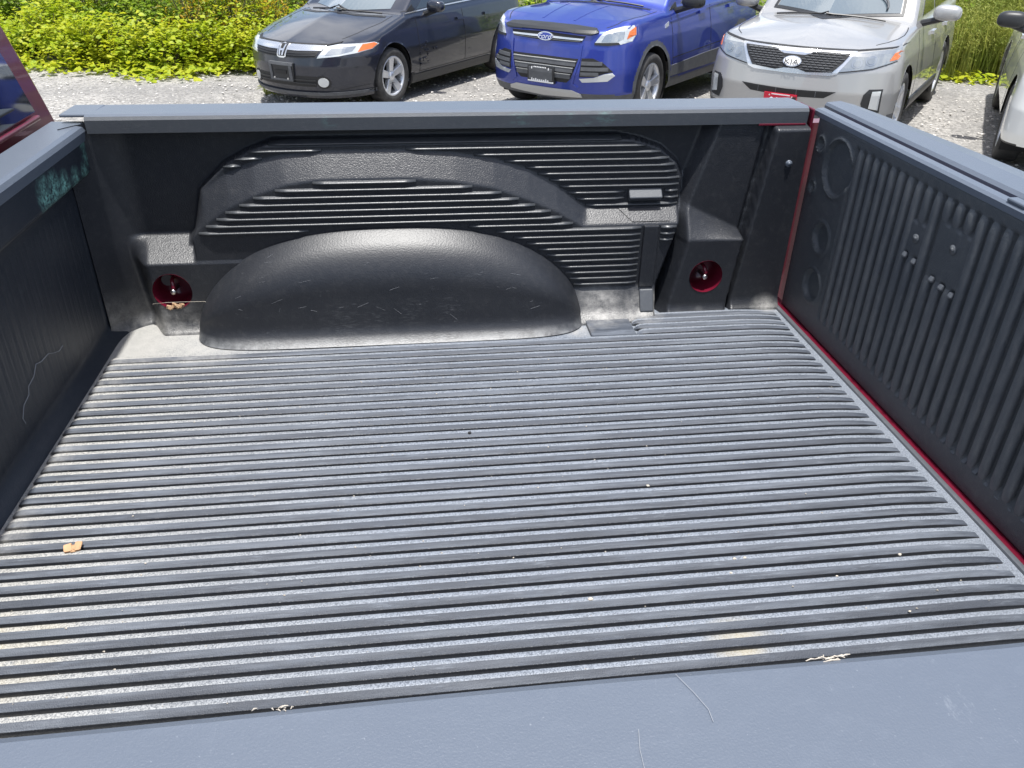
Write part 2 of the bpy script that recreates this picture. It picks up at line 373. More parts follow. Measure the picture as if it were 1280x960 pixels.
# ribs of the far wall
def rib_strip(name, xa, xb, z, mat, parent, r=.0050, h=.0088):
    n = max(2, int((xb - xa) / .03) + 2); xx = np.linspace(xa, xb, n); v = []; f = []
    prof = [(-1, -.5), (-.80, .62), (-.5, .96), (-.2, 1), (.15, .80), (.6, .35), (1, -.4)]
    for i, x in enumerate(xx):
        e = .45 if i in (0, n - 1) else 1
        for a, b in prof: v.append((x, float(wall_y(x, z + a * r)) - (b * h * e if b > 0 else b * h), z + a * r))
    k = len(prof)
    for i in range(n - 1):
        for j in range(k - 1): f.append((i * k + j, (i + 1) * k + j, (i + 1) * k + j + 1, i * k + j + 1))
    f.append(tuple(range(k))); f.append(tuple((n - 1) * k + j for j in range(k))[::-1])
    o = mesh(name, v, f, mat, None, True); return P2(o, parent)
def ww_h(x):  # wheel housing outline on the wall
    t = np.abs((x - .752) / .53); return .281 * np.power(cl(1 - np.power(t, 2.6)), .58)
for k in range(23):
    z = .4885 - .0178 * k
    xa, xb = float(ip(z, PL)) + .010, float(ip(z, PR)) - .016
    if z < .262: xa = max(xa, .45)
    if z < .09: continue
    xx = np.arange(xa, xb, .004); ok = np.ones(len(xx), bool)
    zo, zi = ip(xx, ZO), ip(xx, ZI)
    ok &= ~((z < zo + .004) & (z > zi - .004)); ok &= ~(ww_h(xx) + .008 > z)
    ok &= ~((xx > 1.437) & (xx < 1.487) & (z < .262))          # strap slot
    ok &= ~((xx > 1.392) & (xx < 1.50) & (z < .360) & (z > .315))  # clip
    i = 0
    while i < len(xx):
        if ok[i]:
            j = i
            while j + 1 < len(xx) and ok[j + 1]: j += 1
            if xx[j] - xx[i] > .035: rib_strip('rib', xx[i], xx[j], z, M['wallrib'], far)
            i = j + 1
        else: i += 1
# clip, its recess, the strap slot and the screw
y0 = float(wall_y(1.45, .335))
P2(obox('clip', (1.447, y0 - .006, .337), (.092, .018, .030), M['capside'], None, .003, Matrix.Rotation(-.75, 4, 'X')), far)
bm = bmesh.new()
yb = float(wall_y(1.45, .25))
q = [(1.375, .300), (1.535, .300), (1.515, .272), (1.41, .272)]
vs = [bm.verts.new((x, float(wall_y(1.45, z)) - .003, z)) for x, z in q] + [bm.verts.new((x, yb + .05, z)) for x, z in q]
for f in ((0, 1, 2, 3), (4, 5, 6, 7), (0, 1, 5, 4), (1, 2, 6, 5), (2, 3, 7, 6), (3, 0, 4, 7)): bm.faces.new([vs[i] for i in f])
P2(bmo('clip_pocket', bm, M['wall'], None), far)
yb = float(wall_y(1.46, .17))
sweep_v = [(1.441, .262), (1.484, .262), (1.484, .085), (1.441, .085)]
P2(obox('strap', (1.4625, yb - .003, .173), (.042, .014, .180), M['wall'], None, .003), far)
P2(obox('strap_foot', (1.4635, float(wall_y(1.46, .045)) - .0015, .046), (.040, .012, .066), M['capside'], None, .004, Matrix.Rotation(-.48, 4, 'X')), far)
yb = float(wall_y(1.827, .42))
bm = bmesh.new(); tube(bm, [(1.827, yb + .003, .423), (1.827, yb - .004, .423)], .009, 16); tube(bm, [(1.827, yb - .003, .423), (1.827, yb - .007, .423)], .005, 6)
P2(bmo('screw', bm, M['cap'], None, True), far)
# wheel housing
def house(c, s, d, h, u):
    k = min(1, u / .22); sk = .46 * h          # upright skirt first, then the sloping crown
    if u < .22: return d - .012 * k * d / .15, sk * k
    a = math.pi / 2 * (u - .22) / .78
    return (d - .012 * d / .15) * math.cos(a) ** (2 / 1.9), sk + (h - sk) * math.sin(a) ** (2 / 1.9)
na, nb = 140, 40; v = []
for i, x in enumerate(np.linspace(.222, 1.282, na)):
    t = (x - .752) / .53
    h = float(ww_h(x)); d = .148 * max(0, 1 - abs(t) ** 7) ** (1 / 3.2)
    for j in range(nb):
        a = math.pi / 2 * j / (nb - 1); c, s = math.cos(a), math.sin(a)
        yy, zz = house(c, s, d, h, j / (nb - 1))
        fl = .030 * max(0, 1 - zz / .05) ** 2.5
        lip = .010 * math.exp(-((zz - h * .985) / (.012)) ** 2)
        v.append((x, 1.712 - yy - fl, zz + .0015 - .001 + lip * .6))
    v.append((x, 1.79, h + .004))
ww = T(mesh('wheel_housing', v, grid(na, nb + 1), M['housing'], None, True)); ww['label'] = 'rounded wheel housing of the bed liner, scuffed'
# --- floor
fx = np.linspace(-.01, L + .001, 60); fy = np.linspace(-.0, 1.76, 60)
v = [(x, y, -.0025 + .0008 * math.sin(9 * x + 4 * y)) for x in fx for y in fy]
flo = T(mesh('floor_liner', v, grid(60, 60), M['floor'], None, True)); flo['label'] = 'ribbed black plastic floor of the cargo bed, dusty'
def floor_rib(xa, xb):
    n = 26; v = []; f = []; prof = [(-.0122, -.004), (-.0126, .0070), (-.0118, .0082), (.0004, .0106), (.0016, .0112), (.0106, .0113), (.0118, .0106), (.0126, .0050), (.0128, -.004)]
    xx = [xa, xa + .006, xa + .016, xa + .03] + list(np.linspace(xa + .08, xb - .12, n - 8)) + [xb - .07, xb - .035, xb - .012, xb]
    for i, x in enumerate(xx):
        e = {0: 0, 1: .6, 2: .92}.get(i, 1)
        if i >= n - 4: e = (.8, .55, .25, 0)[i - n + 4]
        w = {0: .45, 1: .75, 2: .95}.get(i, 1)
        v += [(x, a * w, b * e if b > 0 else b) for a, b in prof]
    k = len(prof)
    for i in range(len(xx) - 1):
        for j in range(k - 1): f.append((i * k + j, (i + 1) * k + j, (i + 1) * k + j + 1, i * k + j + 1))
    me = mesh('rib', v, f, M['rib'], None, True); me.data.materials.append(M['floor']); me.data.materials.append(M['wall'])
    for i in range(len(xx) - 1): me.data.polygons[i * (k - 1) + 4].material_index = 1; me.data.polygons[i * (k - 1) + 5].material_index = 1; me.data.polygons[i * (k - 1)].material_index = 2; me.data.polygons[i * (k - 1) + 1].material_index = 2  # dusty top lighter, slope and front face darker: light and slot shade painted in
    return me
src = floor_rib(.030, 1.845); first = True
for k in range(43):
    y = 1.497 - .0345 * k
    o = src if first else src.copy()
    if not first: COL.objects.link(o)
    first = False; o.location = (random.uniform(-.003, .003), y, 0); P2(o, flo)
src = floor_rib(1.412, 1.848); first = True
for k in range(4):
    o = src if first else src.copy()
    if not first: COL.objects.link(o)
    first = False; o.location = (0, 1.5315 + .031 * k, .0005); P2(o, flo)
P2(obox('step_pad', (1.345, 1.605, .001), (.125, .165, .012), M['rib'], None, .004), flo)
P2(obox('edge_lip', (L - .002, .86, -.003), (.014, 1.69, .014), M['capside'], None, .005), flo)
# --- front wall
ys = np.arange(0, 1.745, .006); zs = np.arange(-.004, .532, .006)
v = []
for y in ys:
    for z in zs:
        x = .034 * sm((z - .405) / .03) - .012 * (1 - z / .5) + .035 * cl((.035 - z) / .035) ** 2
        if z < .40: x += .0022 * max(0, math.cos(2 * math.pi * y / .0155)) * float(sm((z - .03) / .03) * sm((.39 - z) / .02))
        x += .03 * float(cl((y - 1.60) / .12)) ** 2 * float(cl((.42 - z) / .4))
        v.append((x, y, z))
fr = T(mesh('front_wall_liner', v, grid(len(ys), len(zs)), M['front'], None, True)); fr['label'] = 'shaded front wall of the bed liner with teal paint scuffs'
pr = [(-.06, .50), (-.06, .533), (-.045, .543), (.028, .543), (.037, .538), (.041, .528), (.036, .505)]
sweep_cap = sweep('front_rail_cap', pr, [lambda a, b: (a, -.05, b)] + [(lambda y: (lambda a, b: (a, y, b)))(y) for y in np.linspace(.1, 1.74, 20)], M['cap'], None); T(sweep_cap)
# --- far and near rail caps
pr = [(1.700, .522), (1.698, .553), (1.703, .561), (1.712, .565), (1.832, .562), (1.846, .553), (1.848, .50), (1.80, .50), (1.78, .523)]
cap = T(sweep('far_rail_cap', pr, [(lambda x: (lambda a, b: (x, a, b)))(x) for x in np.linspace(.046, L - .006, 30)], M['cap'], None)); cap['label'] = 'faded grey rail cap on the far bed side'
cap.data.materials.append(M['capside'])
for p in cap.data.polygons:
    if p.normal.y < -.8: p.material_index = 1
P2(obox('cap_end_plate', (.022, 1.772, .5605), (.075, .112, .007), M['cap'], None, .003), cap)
pr = [(.005, .490), (.0045, .524), (.001, .533), (-.006, .5375), (-.15, .539), (-.172, .528), (-.178, .50), (-.178, .47)]
near = T(sweep('near_rail_cap', pr, [(lambda x: (lambda a, b: (x, a + .0012 * math.sin(x * 9), b)))(x) for x in np.linspace(-.03, L, 40)], M['cap'], None)); near['label'] = 'faded grey, sky-tinted rail cap on the near bed side'
ninn = T(mesh('near_side_liner', [(x, .0 + .02 * (z < .4), z) for x in np.linspace(0, L, 20) for z in np.linspace(-.003, .50, 10)], grid(20, 10), M['wall'], None))
# debris at the inner edge of the near cap
def litter(name, label, x, y, z, n, sx, col):
    bm = bmesh.new()
    for k in range(n):
        a = random.uniform(0, 6.3); l = random.uniform(.3, 1) * sx
        p = Vector((x + random.gauss(0, sx * .6), y + random.gauss(0, sx * .12), z + random.uniform(0, .002)))
        tube(bm, [p, p + Vector((math.cos(a) * l * .5, math.sin(a) * l * .12, .0012)), p + Vector((math.cos(a) * l, math.sin(a) * l * .2, 0))], [.0003, .0006, .0002], 4)
    return tag(bmo(name, bm, col), label, 'debris')
litter('fluff', 'pale dry plant fluff caught on the near rail edge towards tailgate', 1.105, .001, .5335, 16, .015, M['fluff'])
litter('fluff', 'pale dry plant fluff caught on the near rail edge towards cab', .705, .002, .5335, 9, .010, M['fluff'])
# --- maroon sill and corner post between liner and tailgate
T(obox('bed_sill', (1.893, .85, -.040), (.042, 1.80, .07), M['maroon'], None, .006))
bm = bmesh.new(); box(bm, (1.881, 1.742, .26), (.008, .09, .60), None, .004); T(bmo('corner_post', bm, M['maroon']))
T(obox('rail_seam', (1.80, 1.703, .5205), (.13, .010, .005), M['maroon'], None, .001))
# --- tailgate
TX = 1.897
gate = T(obox('tailgate', (TX + .060, .85, .265), (.085, 1.70, .545), M['maroon'], None, .012)); gate['label'] = 'closed tailgate with ribbed black inner liner'
ys = np.arange(.0, 1.706, .0045); zs = np.arange(-.012, .552, .0045)
Yg, Zg = np.meshgrid(ys, zs, indexing='ij')
D = np.zeros_like(Yg)   # recess depth
YR = 1.454; PG = .0365
ph = np.abs(((Yg - (YR + PG / 2)) / PG + .5) % 1 - .5) * PG
blk = ((Yg > 1.130) & (Yg < 1.195) & (Zg > .362) & (Zg < .435)) | ((Yg > .985) & (Yg < 1.095) & (Zg > .350) & (Zg < .462))
groove = sm((.0095 - ph) / .005) * cl((Zg - .052) / .022) * sm((.517 - Zg) / .008) * ((Yg < YR + PG * .7))
D += .012 * groove * ~blk
for cy, cz, r, dep in ((1.545, .443, .072, .004), (1.550, .256, .042, .006), (1.545, .122, .046, .006), (1.652, .478, .020, .009), (1.655, .365, .016, .008)):
    rr = np.hypot(Yg - cy, Zg - cz)
    D += 1.6 * dep * sm((r - rr) / .005) - .006 * np.exp(-((rr - r) / .004) ** 2)
edge = np.minimum(np.minimum(1.705 - Yg, Yg), np.minimum(Zg + .012, .551 - Zg))
D += .014 * cl(1 - edge / .016) ** 2
v = np.stack([TX + D.ravel(), Yg.ravel(), Zg.ravel()], 1)
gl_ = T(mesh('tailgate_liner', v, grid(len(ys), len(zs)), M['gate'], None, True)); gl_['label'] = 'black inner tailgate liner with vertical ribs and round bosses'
def gate_rib(za, zb):
    v = []; f = []; prof = [(-.0122, .006), (-.0118, .001), (-.0085, -.0024), (0, -.0034), (.0085, -.0024), (.0118, .001), (.0122, .006)]
    zz = [za, za + .008, za + .02] + list(np.linspace(za + .05, zb - .05, 6)) + [zb - .02, zb - .008, zb] if zb - za > .15 else [za, za + .006, za + .012, zb - .012, zb - .006, zb]
    for i, z in enumerate(zz):
        e = .0 if i in (0, len(zz) - 1) else (.6 if i in (1, len(zz) - 2) else 1)
        v += [(b * e if b < 0 else b, a * (.7 + .3 * e), z) for a, b in prof]
    k = len(prof)
    for i in range(len(zz) - 1):
        for j in range(k - 1): f.append((i * k + j, i * k + j + 1, (i + 1) * k + j + 1, (i + 1) * k + j))
    return mesh('rib', v, f, M['gaterib'], None, True)
srcs = {}
for k in range(40):
    y = YR - PG * k
    segs = [(.056, .515)]
    if 1.130 < y < 1.195: segs = [(.056, .358), (.438, .515)]
    if .985 < y < 1.095: segs = [(.056, .346), (.466, .515)]
    for s in segs:
        if s in srcs: o = srcs[s].copy(); COL.objects.link(o)
        else: o = srcs[s] = gate_rib(*s)
        o.location = (TX, y, 0); P2(o, gl_)
    # ramp where the groove runs out
    if k < 39:
        if 'ramp' in srcs: o = srcs['ramp'].copy(); COL.objects.link(o)
        else:
            o = srcs['ramp'] = mesh('groove_ramp', [(.001, -.0062, .052), (.001, .0062, .052), (.0125, -.0050, .066), (.0125, .0050, .066), (.015, 0, .05)], [(0, 2, 3, 1), (0, 4, 2), (1, 3, 4)], M['capside'])
        o.location = (TX - .0022, y - PG / 2, random.uniform(-.003, .003)); o.scale = (1, random.uniform(.7, 1.1), 1); P2(o, gl_)
for y, z in ((1.160, .402), (1.035, .425)):
    bm = bmesh.new(); tube(bm, [(TX + .004, y, z), (TX - .003, y, z)], .010, 14); tube(bm, [(TX - .002, y, z), (TX - .005, y, z)], .005, 6); P2(bmo('bolt', bm, M['gaterib'], None, True), gl_)
for y, z in ((1.180, .357), (1.143, .355), (1.070, .345), (1.034, .342), (.998, .340)):
    P2(obox('rib_end', (TX - .001, y, z), (.010, .014, .013), M['capside'], None, .003, Matrix.Rotation(.5, 4, 'Y')), gl_)
def bow(y): return .055 * (1 - ((y - .85) / .9) ** 2)
prt = [(TX - .002, .540), (TX - .002, .552), (TX + .004, .557), (TX + .022, .558), (TX + .027, .552), (TX + .028, .525)]
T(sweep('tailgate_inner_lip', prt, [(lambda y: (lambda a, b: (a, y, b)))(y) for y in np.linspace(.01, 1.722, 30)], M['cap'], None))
def tgp(y):
    w = bow(y)
    def f(a, b): return (TX + .044 + a * (.106 + w), y, b)
    return f
prt = [(0, .530), (0, .556), (.04, .563), (.4, .566), (.8, .556), (1.0, .538), (1.02, .50), (.98, .48)]
tc = T(sweep('tailgate_cap', prt, [tgp(y) for y in np.linspace(-.03, 1.762, 40)], M['cap'], None)); tc['label'] = 'wide faded grey, sky-tinted cap along the tailgate top'
T(obox('latch_notch', (TX + .012, .915, .561), (.022, .05, .008), M['cap'], None, .003))
# --- outer bed sides and cab
def side(yy, s):
    bm = bmesh.new(); pts = [(-.06, .50), (2.05, .50), (2.05, -.25), (1.45, -.28), (1.30, -.02), (1.0, .06), (.52, .06), (.22, -.02), (.06, -.28), (-.06, -.28)]
    a = [bm.verts.new((x, yy, z)) for x, z in pts]; b = [bm.verts.new((x, yy + s * .05, z)) for x, z in pts]
    bm.faces.new(a); bm.faces.new(b[::-1])
    for i in range(len(pts)): bm.faces.new((a[i], a[(i + 1) % len(pts)], b[(i + 1) % len(pts)], b[i]))
    return T(bmo('bed_side', bm, M['maroon']))
side(1.80, 1); side(-.13, -1)
T(obox('bed_underframe', (.95, .85, -.16), (2.0, 1.2, .22), M['black'], None, .02))
def wheel(cx, cy, r, w, face, parent, place, spokes=5, tyre_aspect=.68, rimmat='rimsilver', twist=.3, double=False):
    """wheel with its axle along x (face=+1 shows +x) in its own coordinates, placed by `place`"""
    rr = r * tyre_aspect
    prof = [(rr, -w * .42), (rr + .012, -w * .47), (r * .86, -w * .52), (r * .955, -w * .46), (r * .99, -w * .34), (r, -w * .15), (r, w * .15), (r * .99, w * .34), (r * .955, w * .46), (r * .86, w * .52), (rr + .012, w * .47), (rr, w * .42)]
    n = 48; v = [(b, a * math.cos(t), a * math.sin(t)) for t in np.linspace(0, 2 * math.pi, n + 1)[:-1] for a, b in prof]; k = len(prof)
    f = [(i * k + j, ((i + 1) % n) * k + j, ((i + 1) % n) * k + (j + 1) % k, i * k + (j + 1) % k) for i in range(n) for j in range(k)]
    ty = mesh('wheel', v, f, M['tyre'], None, True); place(ty)
    # barrel + rim edge
    prof = [(rr + .004, w * .43), (rr - .006, w * .46), (rr - .02, w * .40), (rr - .03, w * .1), (rr - .03, -w * .4)]
    k = len(prof); v = [(b * face, a * math.cos(t), a * math.sin(t)) for t in np.linspace(0, 2 * math.pi, n + 1)[:-1] for a, b in prof]
    f = [(i * k + j, ((i + 1) % n) * k + j, ((i + 1) % n) * k + j + 1, i * k + j + 1) for i in range(n) for j in range(k - 1)]
    rim = mesh('rim', v, f, M[rimmat], ty, True)
    bm = bmesh.new(); tube(bm, [(-.03 * face, 0, 0), (.0, 0, 0)], rr - .035, 32); bmo('brake_disc', bm, M['black'], ty)
    bm = bmesh.new(); tube(bm, [(.0, 0, 0), (w * .34 * face, 0, 0), (w * .40 * face, 0, 0)], [rr * .26, rr * .24, rr * .16], 20); bmo('hub', bm, M[rimmat], ty, True)
    for s in range(spokes):
        t0 = twist + 2 * math.pi * s / spokes
        for off in ((-.13, .13) if double else (0,)):
            t = t0 + off; bm = bmesh.new(); c, sn = math.cos(t), math.sin(t)
            w0, w1 = (rr * .10, rr * .10) if double else (rr * .15, rr * .20)
            q = [(rr * .15, -w0, .30), (rr * .15, w0, .30), (rr - .012, w1, .42), (rr - .012, -w1, .42)]
            A = [bm.verts.new((w * h * face, a * c - b * sn, a * sn + b * c)) for a, b, h in q]; B = [bm.verts.new((w * (h - .22) * face, a * c - b * 1.15 * sn, a * sn + b * 1.15 * c)) for a, b, h in q]
            bm.faces.new(A); bm.faces.new(B[::-1])
            for i in range(4): bm.faces.new((A[i], A[(i + 1) % 4], B[(i + 1) % 4], B[i]))
            es = [e for e in bm.edges]; bmesh.ops.bevel(bm, geom=es, offset=.004, segments=1, affect='EDGES')
            bmo('spoke', bm, M[rimmat], ty)
    return ty
def at_truck(x, y):
    def f(o): o.parent = truck; o.location = Vector((x, y, G + .39)) - truck.location; o.rotation_euler.z = math.pi / 2
    return f
wheel(0, 0, .39, .27, 1, truck, at_truck(.76, 1.70)); wheel(0, 0, .39, .27, -1, truck, at_truck(.76, .0))
wheel(0, 0, .39, .27, 1, truck, at_truck(-2.75, 1.70)); wheel(0, 0, .39, .27, -1, truck, at_truck(-2.75, .0))
# cab: half width as a function of height
CW = [(-.7, 1.05), (.0, 1.11), (.42, 1.115), (.50, 1.095), (.60, 1.045), (.746, .968), (.95, .85), (1.02, .77), (1.05, .6)]
secs = []
cz = [-.7, -.4, 0, .3, .42, .50, .56, .60, .68, .746, .85, .95, 1.0, 1.03, 1.05]
v = []; nxs = 6
for z in cz:
    hw = float(ip(z, CW)); t = cl((z - .5) / .55); x1 = -.10 - .03 * float(t) ** 1.3; x0 = -1.75 + .5 * float(t)
    c = .045
    ring = [(x1 - c, .85 + hw), (x1 - c * .3, .85 + hw - c * .3), (x1, .85 + hw - c), (x1 + .01, .85 + hw * .4), (x1 + .01, .85 - hw * .4), (x1, .85 - hw + c), (x1 - c * .3, .85 - hw + c * .3), (x1 - c, .85 - hw), (x0, .85 - hw), (x0, .85 + hw)]
    v += [(x, y, z) for x, y in ring]
k = 10; f = [(i * k + j, i * k + (j + 1) % k, (i + 1) * k + (j + 1) % k, (i + 1) * k + j) for i in range(len(cz) - 1) for j in range(k)]
f.append(tuple((len(cz) - 1) * k + j for j in range(k))); f.append(tuple(range(k))[::-1])
cab = T(mesh('cab', v, f, M['maroon'])); cab['label'] = 'maroon cab with dark rear window'
def cabx(z): return -.10 - .03 * float(cl((z - .5) / .55)) ** 1.3
bm = bmesh.new()
for zz in ((.560, .98),):
    rows = []
    for z in np.linspace(zz[0], zz[1], 8):
        hw = float(ip(z, CW)) - .145
        rows.append([bm.verts.new((cabx(z) + .014, .85 + hw * t, z)) for t in np.linspace(-1, 1, 11)])
    for a, b in zip(rows, rows[1:]):
        for i in range(10): bm.faces.new((a[i], a[i + 1], b[i + 1], b[i]))
P2(bmo('rear_window', bm, M['darkglass']), cab)
P2(obox('window_sill_trim', (cabx(.54) + .012, .85, .545), (.014, 1.86, .012), M['maroon'], None, .004), cab)
bm = bmesh.new(); fpts = [(-1.75, -.7), (-1.75, .38), (-3.5, .28), (-3.6, -.1), (-3.6, -.7)]
a = [bm.verts.new((x, 1.85, z)) for x, z in fpts]; b = [bm.verts.new((x, -.15, z)) for x, z in fpts]
bm.faces.new(a); bm.faces.new(b[::-1])
for i in range(5): bm.faces.new((a[i], a[(i + 1) % 5], b[(i + 1) % 5], b[i]))
T(bmo('hood', bm, M['maroon']))
# --- scratches and scraps in the bed
def scratch(bm, pts, w):
    for a, b in zip(pts, pts[1:]):
        a, b = Vector(a), Vector(b); tube(bm, [a, b], w, 4)
bm = bmesh.new()
cr = [(0, 1.375, .120), (0, 1.353, .118), (0, 1.325, .128), (0, 1.30, .140), (0, 1.26, .142), (0, 1.235, .150), (0, 1.21, .132), (0, 1.18, .128), (0, 1.17, .112), (0, 1.14, .106), (0, 1.12, .085), (0, 1.125, .07)]
scratch(bm, [(x - .012 * (1 - z / .5) + .0035, y, z) for x, y, z in cr], .0007); P2(bmo('crack_line', bm, M['scratch']), fr)
bm = bmesh.new()
for k in range(34):
    x = random.uniform(.35, 1.15); yt = random.random(); h = float(ww_h(x)); a = random.choice([random.uniform(.15, .5), random.uniform(.5, 1.3)])
    def S(x, a):
        t = (x - .752) / .53; h = float(ww_h(x)); d = .148 * max(0, 1 - abs(t) ** 7) ** (1 / 3.2)
        yy, zz = house(0, 0, d, h, a / (math.pi / 2)); return Vector((x, 1.7117 - yy, zz + .0012))
    dx, da = random.uniform(-.03, .03), random.uniform(-.05, .05)
    scratch(bm, [S(x, a), S(x + dx, a + da)], random.uniform(.00012, .00028))
o = P2(bmo('scratches', bm, M['scratch']), ww); o['kind'] = 'stuff'
bm = bmesh.new()
for k in range(14):
    x, y = random.uniform(0, L), random.uniform(-.15, -.01); a = random.gauss(0, .8) + 1.5; l = abs(random.gauss(0, .012))
    scratch(bm, [(x, y, .5392), (x + l * math.cos(a), y + l * math.sin(a), .5392)], .00012)
for pts in ([(.986, -.004), (.994, -.02), (1.0, -.035), (1.0, -.045)], [(.948, -.045), (.945, -.06), (.944, -.085)]): scratch(bm, [(x, y, .5392) for x, y in pts], .0002)
o = P2(bmo('scratches', bm, M['cap'] if 0 else M['scratch']), near); o['kind'] = 'stuff'
# dust crumbs
def px(u, v, z):  # photo pixel to a point on the bed floor
    R = camo.rotation_euler.to_matrix(); d = R @ Vector(((u - 640) / 1000, -(v - 480) / 1000, -1)); c = camo.location
    return c + d * ((z - c.z) / d.z)
p = px(92, 687, .0115)
bm = bmesh.new()
for bx_, by_, bz_, sx_, sy_ in ((-.008, .001, 0, .012, .016), (.001, -.001, -.0012, .008, .014), (.008, .002, .0004, .010, .017)): box(bm, (bx_, by_, bz_), (sx_, sy_, .005), Matrix.Rotation(random.uniform(-.15, .15), 4, 'Z'), .0008)
for vv in bm.verts: vv.co += Vector((random.uniform(-.0012, .0012), random.uniform(-.0012, .0012), random.uniform(-.0008, .0008)))
w_ = bmo('wood_chip', bm, M['wood']); w_.location = p + Vector((0, 0, .0035)); w_.rotation_euler = (.25, .05, .2); tag(w_, 'small tan wood chip lying on the dusty bed floor ribs', 'wood chip')
for i, (u, v_, s, lab) in enumerate([(810, 607, .006, 'pale crumb lying alone on the middle of the bed floor'), (738, 749, .0075, 'largest pale crumb on the bed floor towards the near rail'), (918, 698, .006, 'pale crumb in a pair on the bed floor towards tailgate'), (931, 697, .005, 'pale crumb in a pair on the bed floor towards tailgate'), (1125, 693, .006, 'pale crumb beside the tailgate end of the floor ribs'), (914, 716, .004, 'tiny pale crumb just below a pair of crumbs'), (1046, 720, .004, 'tiny pale crumb on the floor between ribs towards tailgate'), (1137, 764, .004, 'tiny pale crumb on the floor rib nearest the tailgate corner')]):
    bm = bmesh.new(); bmesh.ops.create_icosphere(bm, subdivisions=1, radius=s * .6)
    for vv in bm.verts: vv.co = Vector((vv.co.x * random.uniform(.7, 1.4), vv.co.y * random.uniform(.6, 1), vv.co.z * .6))
    o = bmo('crumb', bm, M['fluff']); o.location = px(u, v_, .012) ; tag(o, lab, 'crumb', 'pale crumbs on the bed floor')
v = []; f = []
for k in range(260):
    x = random.uniform(.06, 1.82); y = 1.497 - .0345 * random.randint(0, 31) + random.uniform(-.006, .014); q = random.choice([.0007, .0009, .0012, .0018]); z = .0118; i = len(v)
    v += [(x - q, y, z), (x + q * random.uniform(.6, 1.6), y - q * .7, z), (x + q, y + q, z), (x, y + q * .2, z + q)]; f += [(i, i + 1, i + 3), (i + 1, i + 2, i + 3), (i + 2, i, i + 3)]
o = mesh('grit', v, f, M['fluff']); o['kind'] = 'stuff'
p = px(587, 541, .0114); bm = bmesh.new(); tube(bm, [(0, 0, -.002), (0, 0, .0012)], .004, 10); o = bmo('drain_hole', bm, M['black']); o.location = p; P2(o, flo)

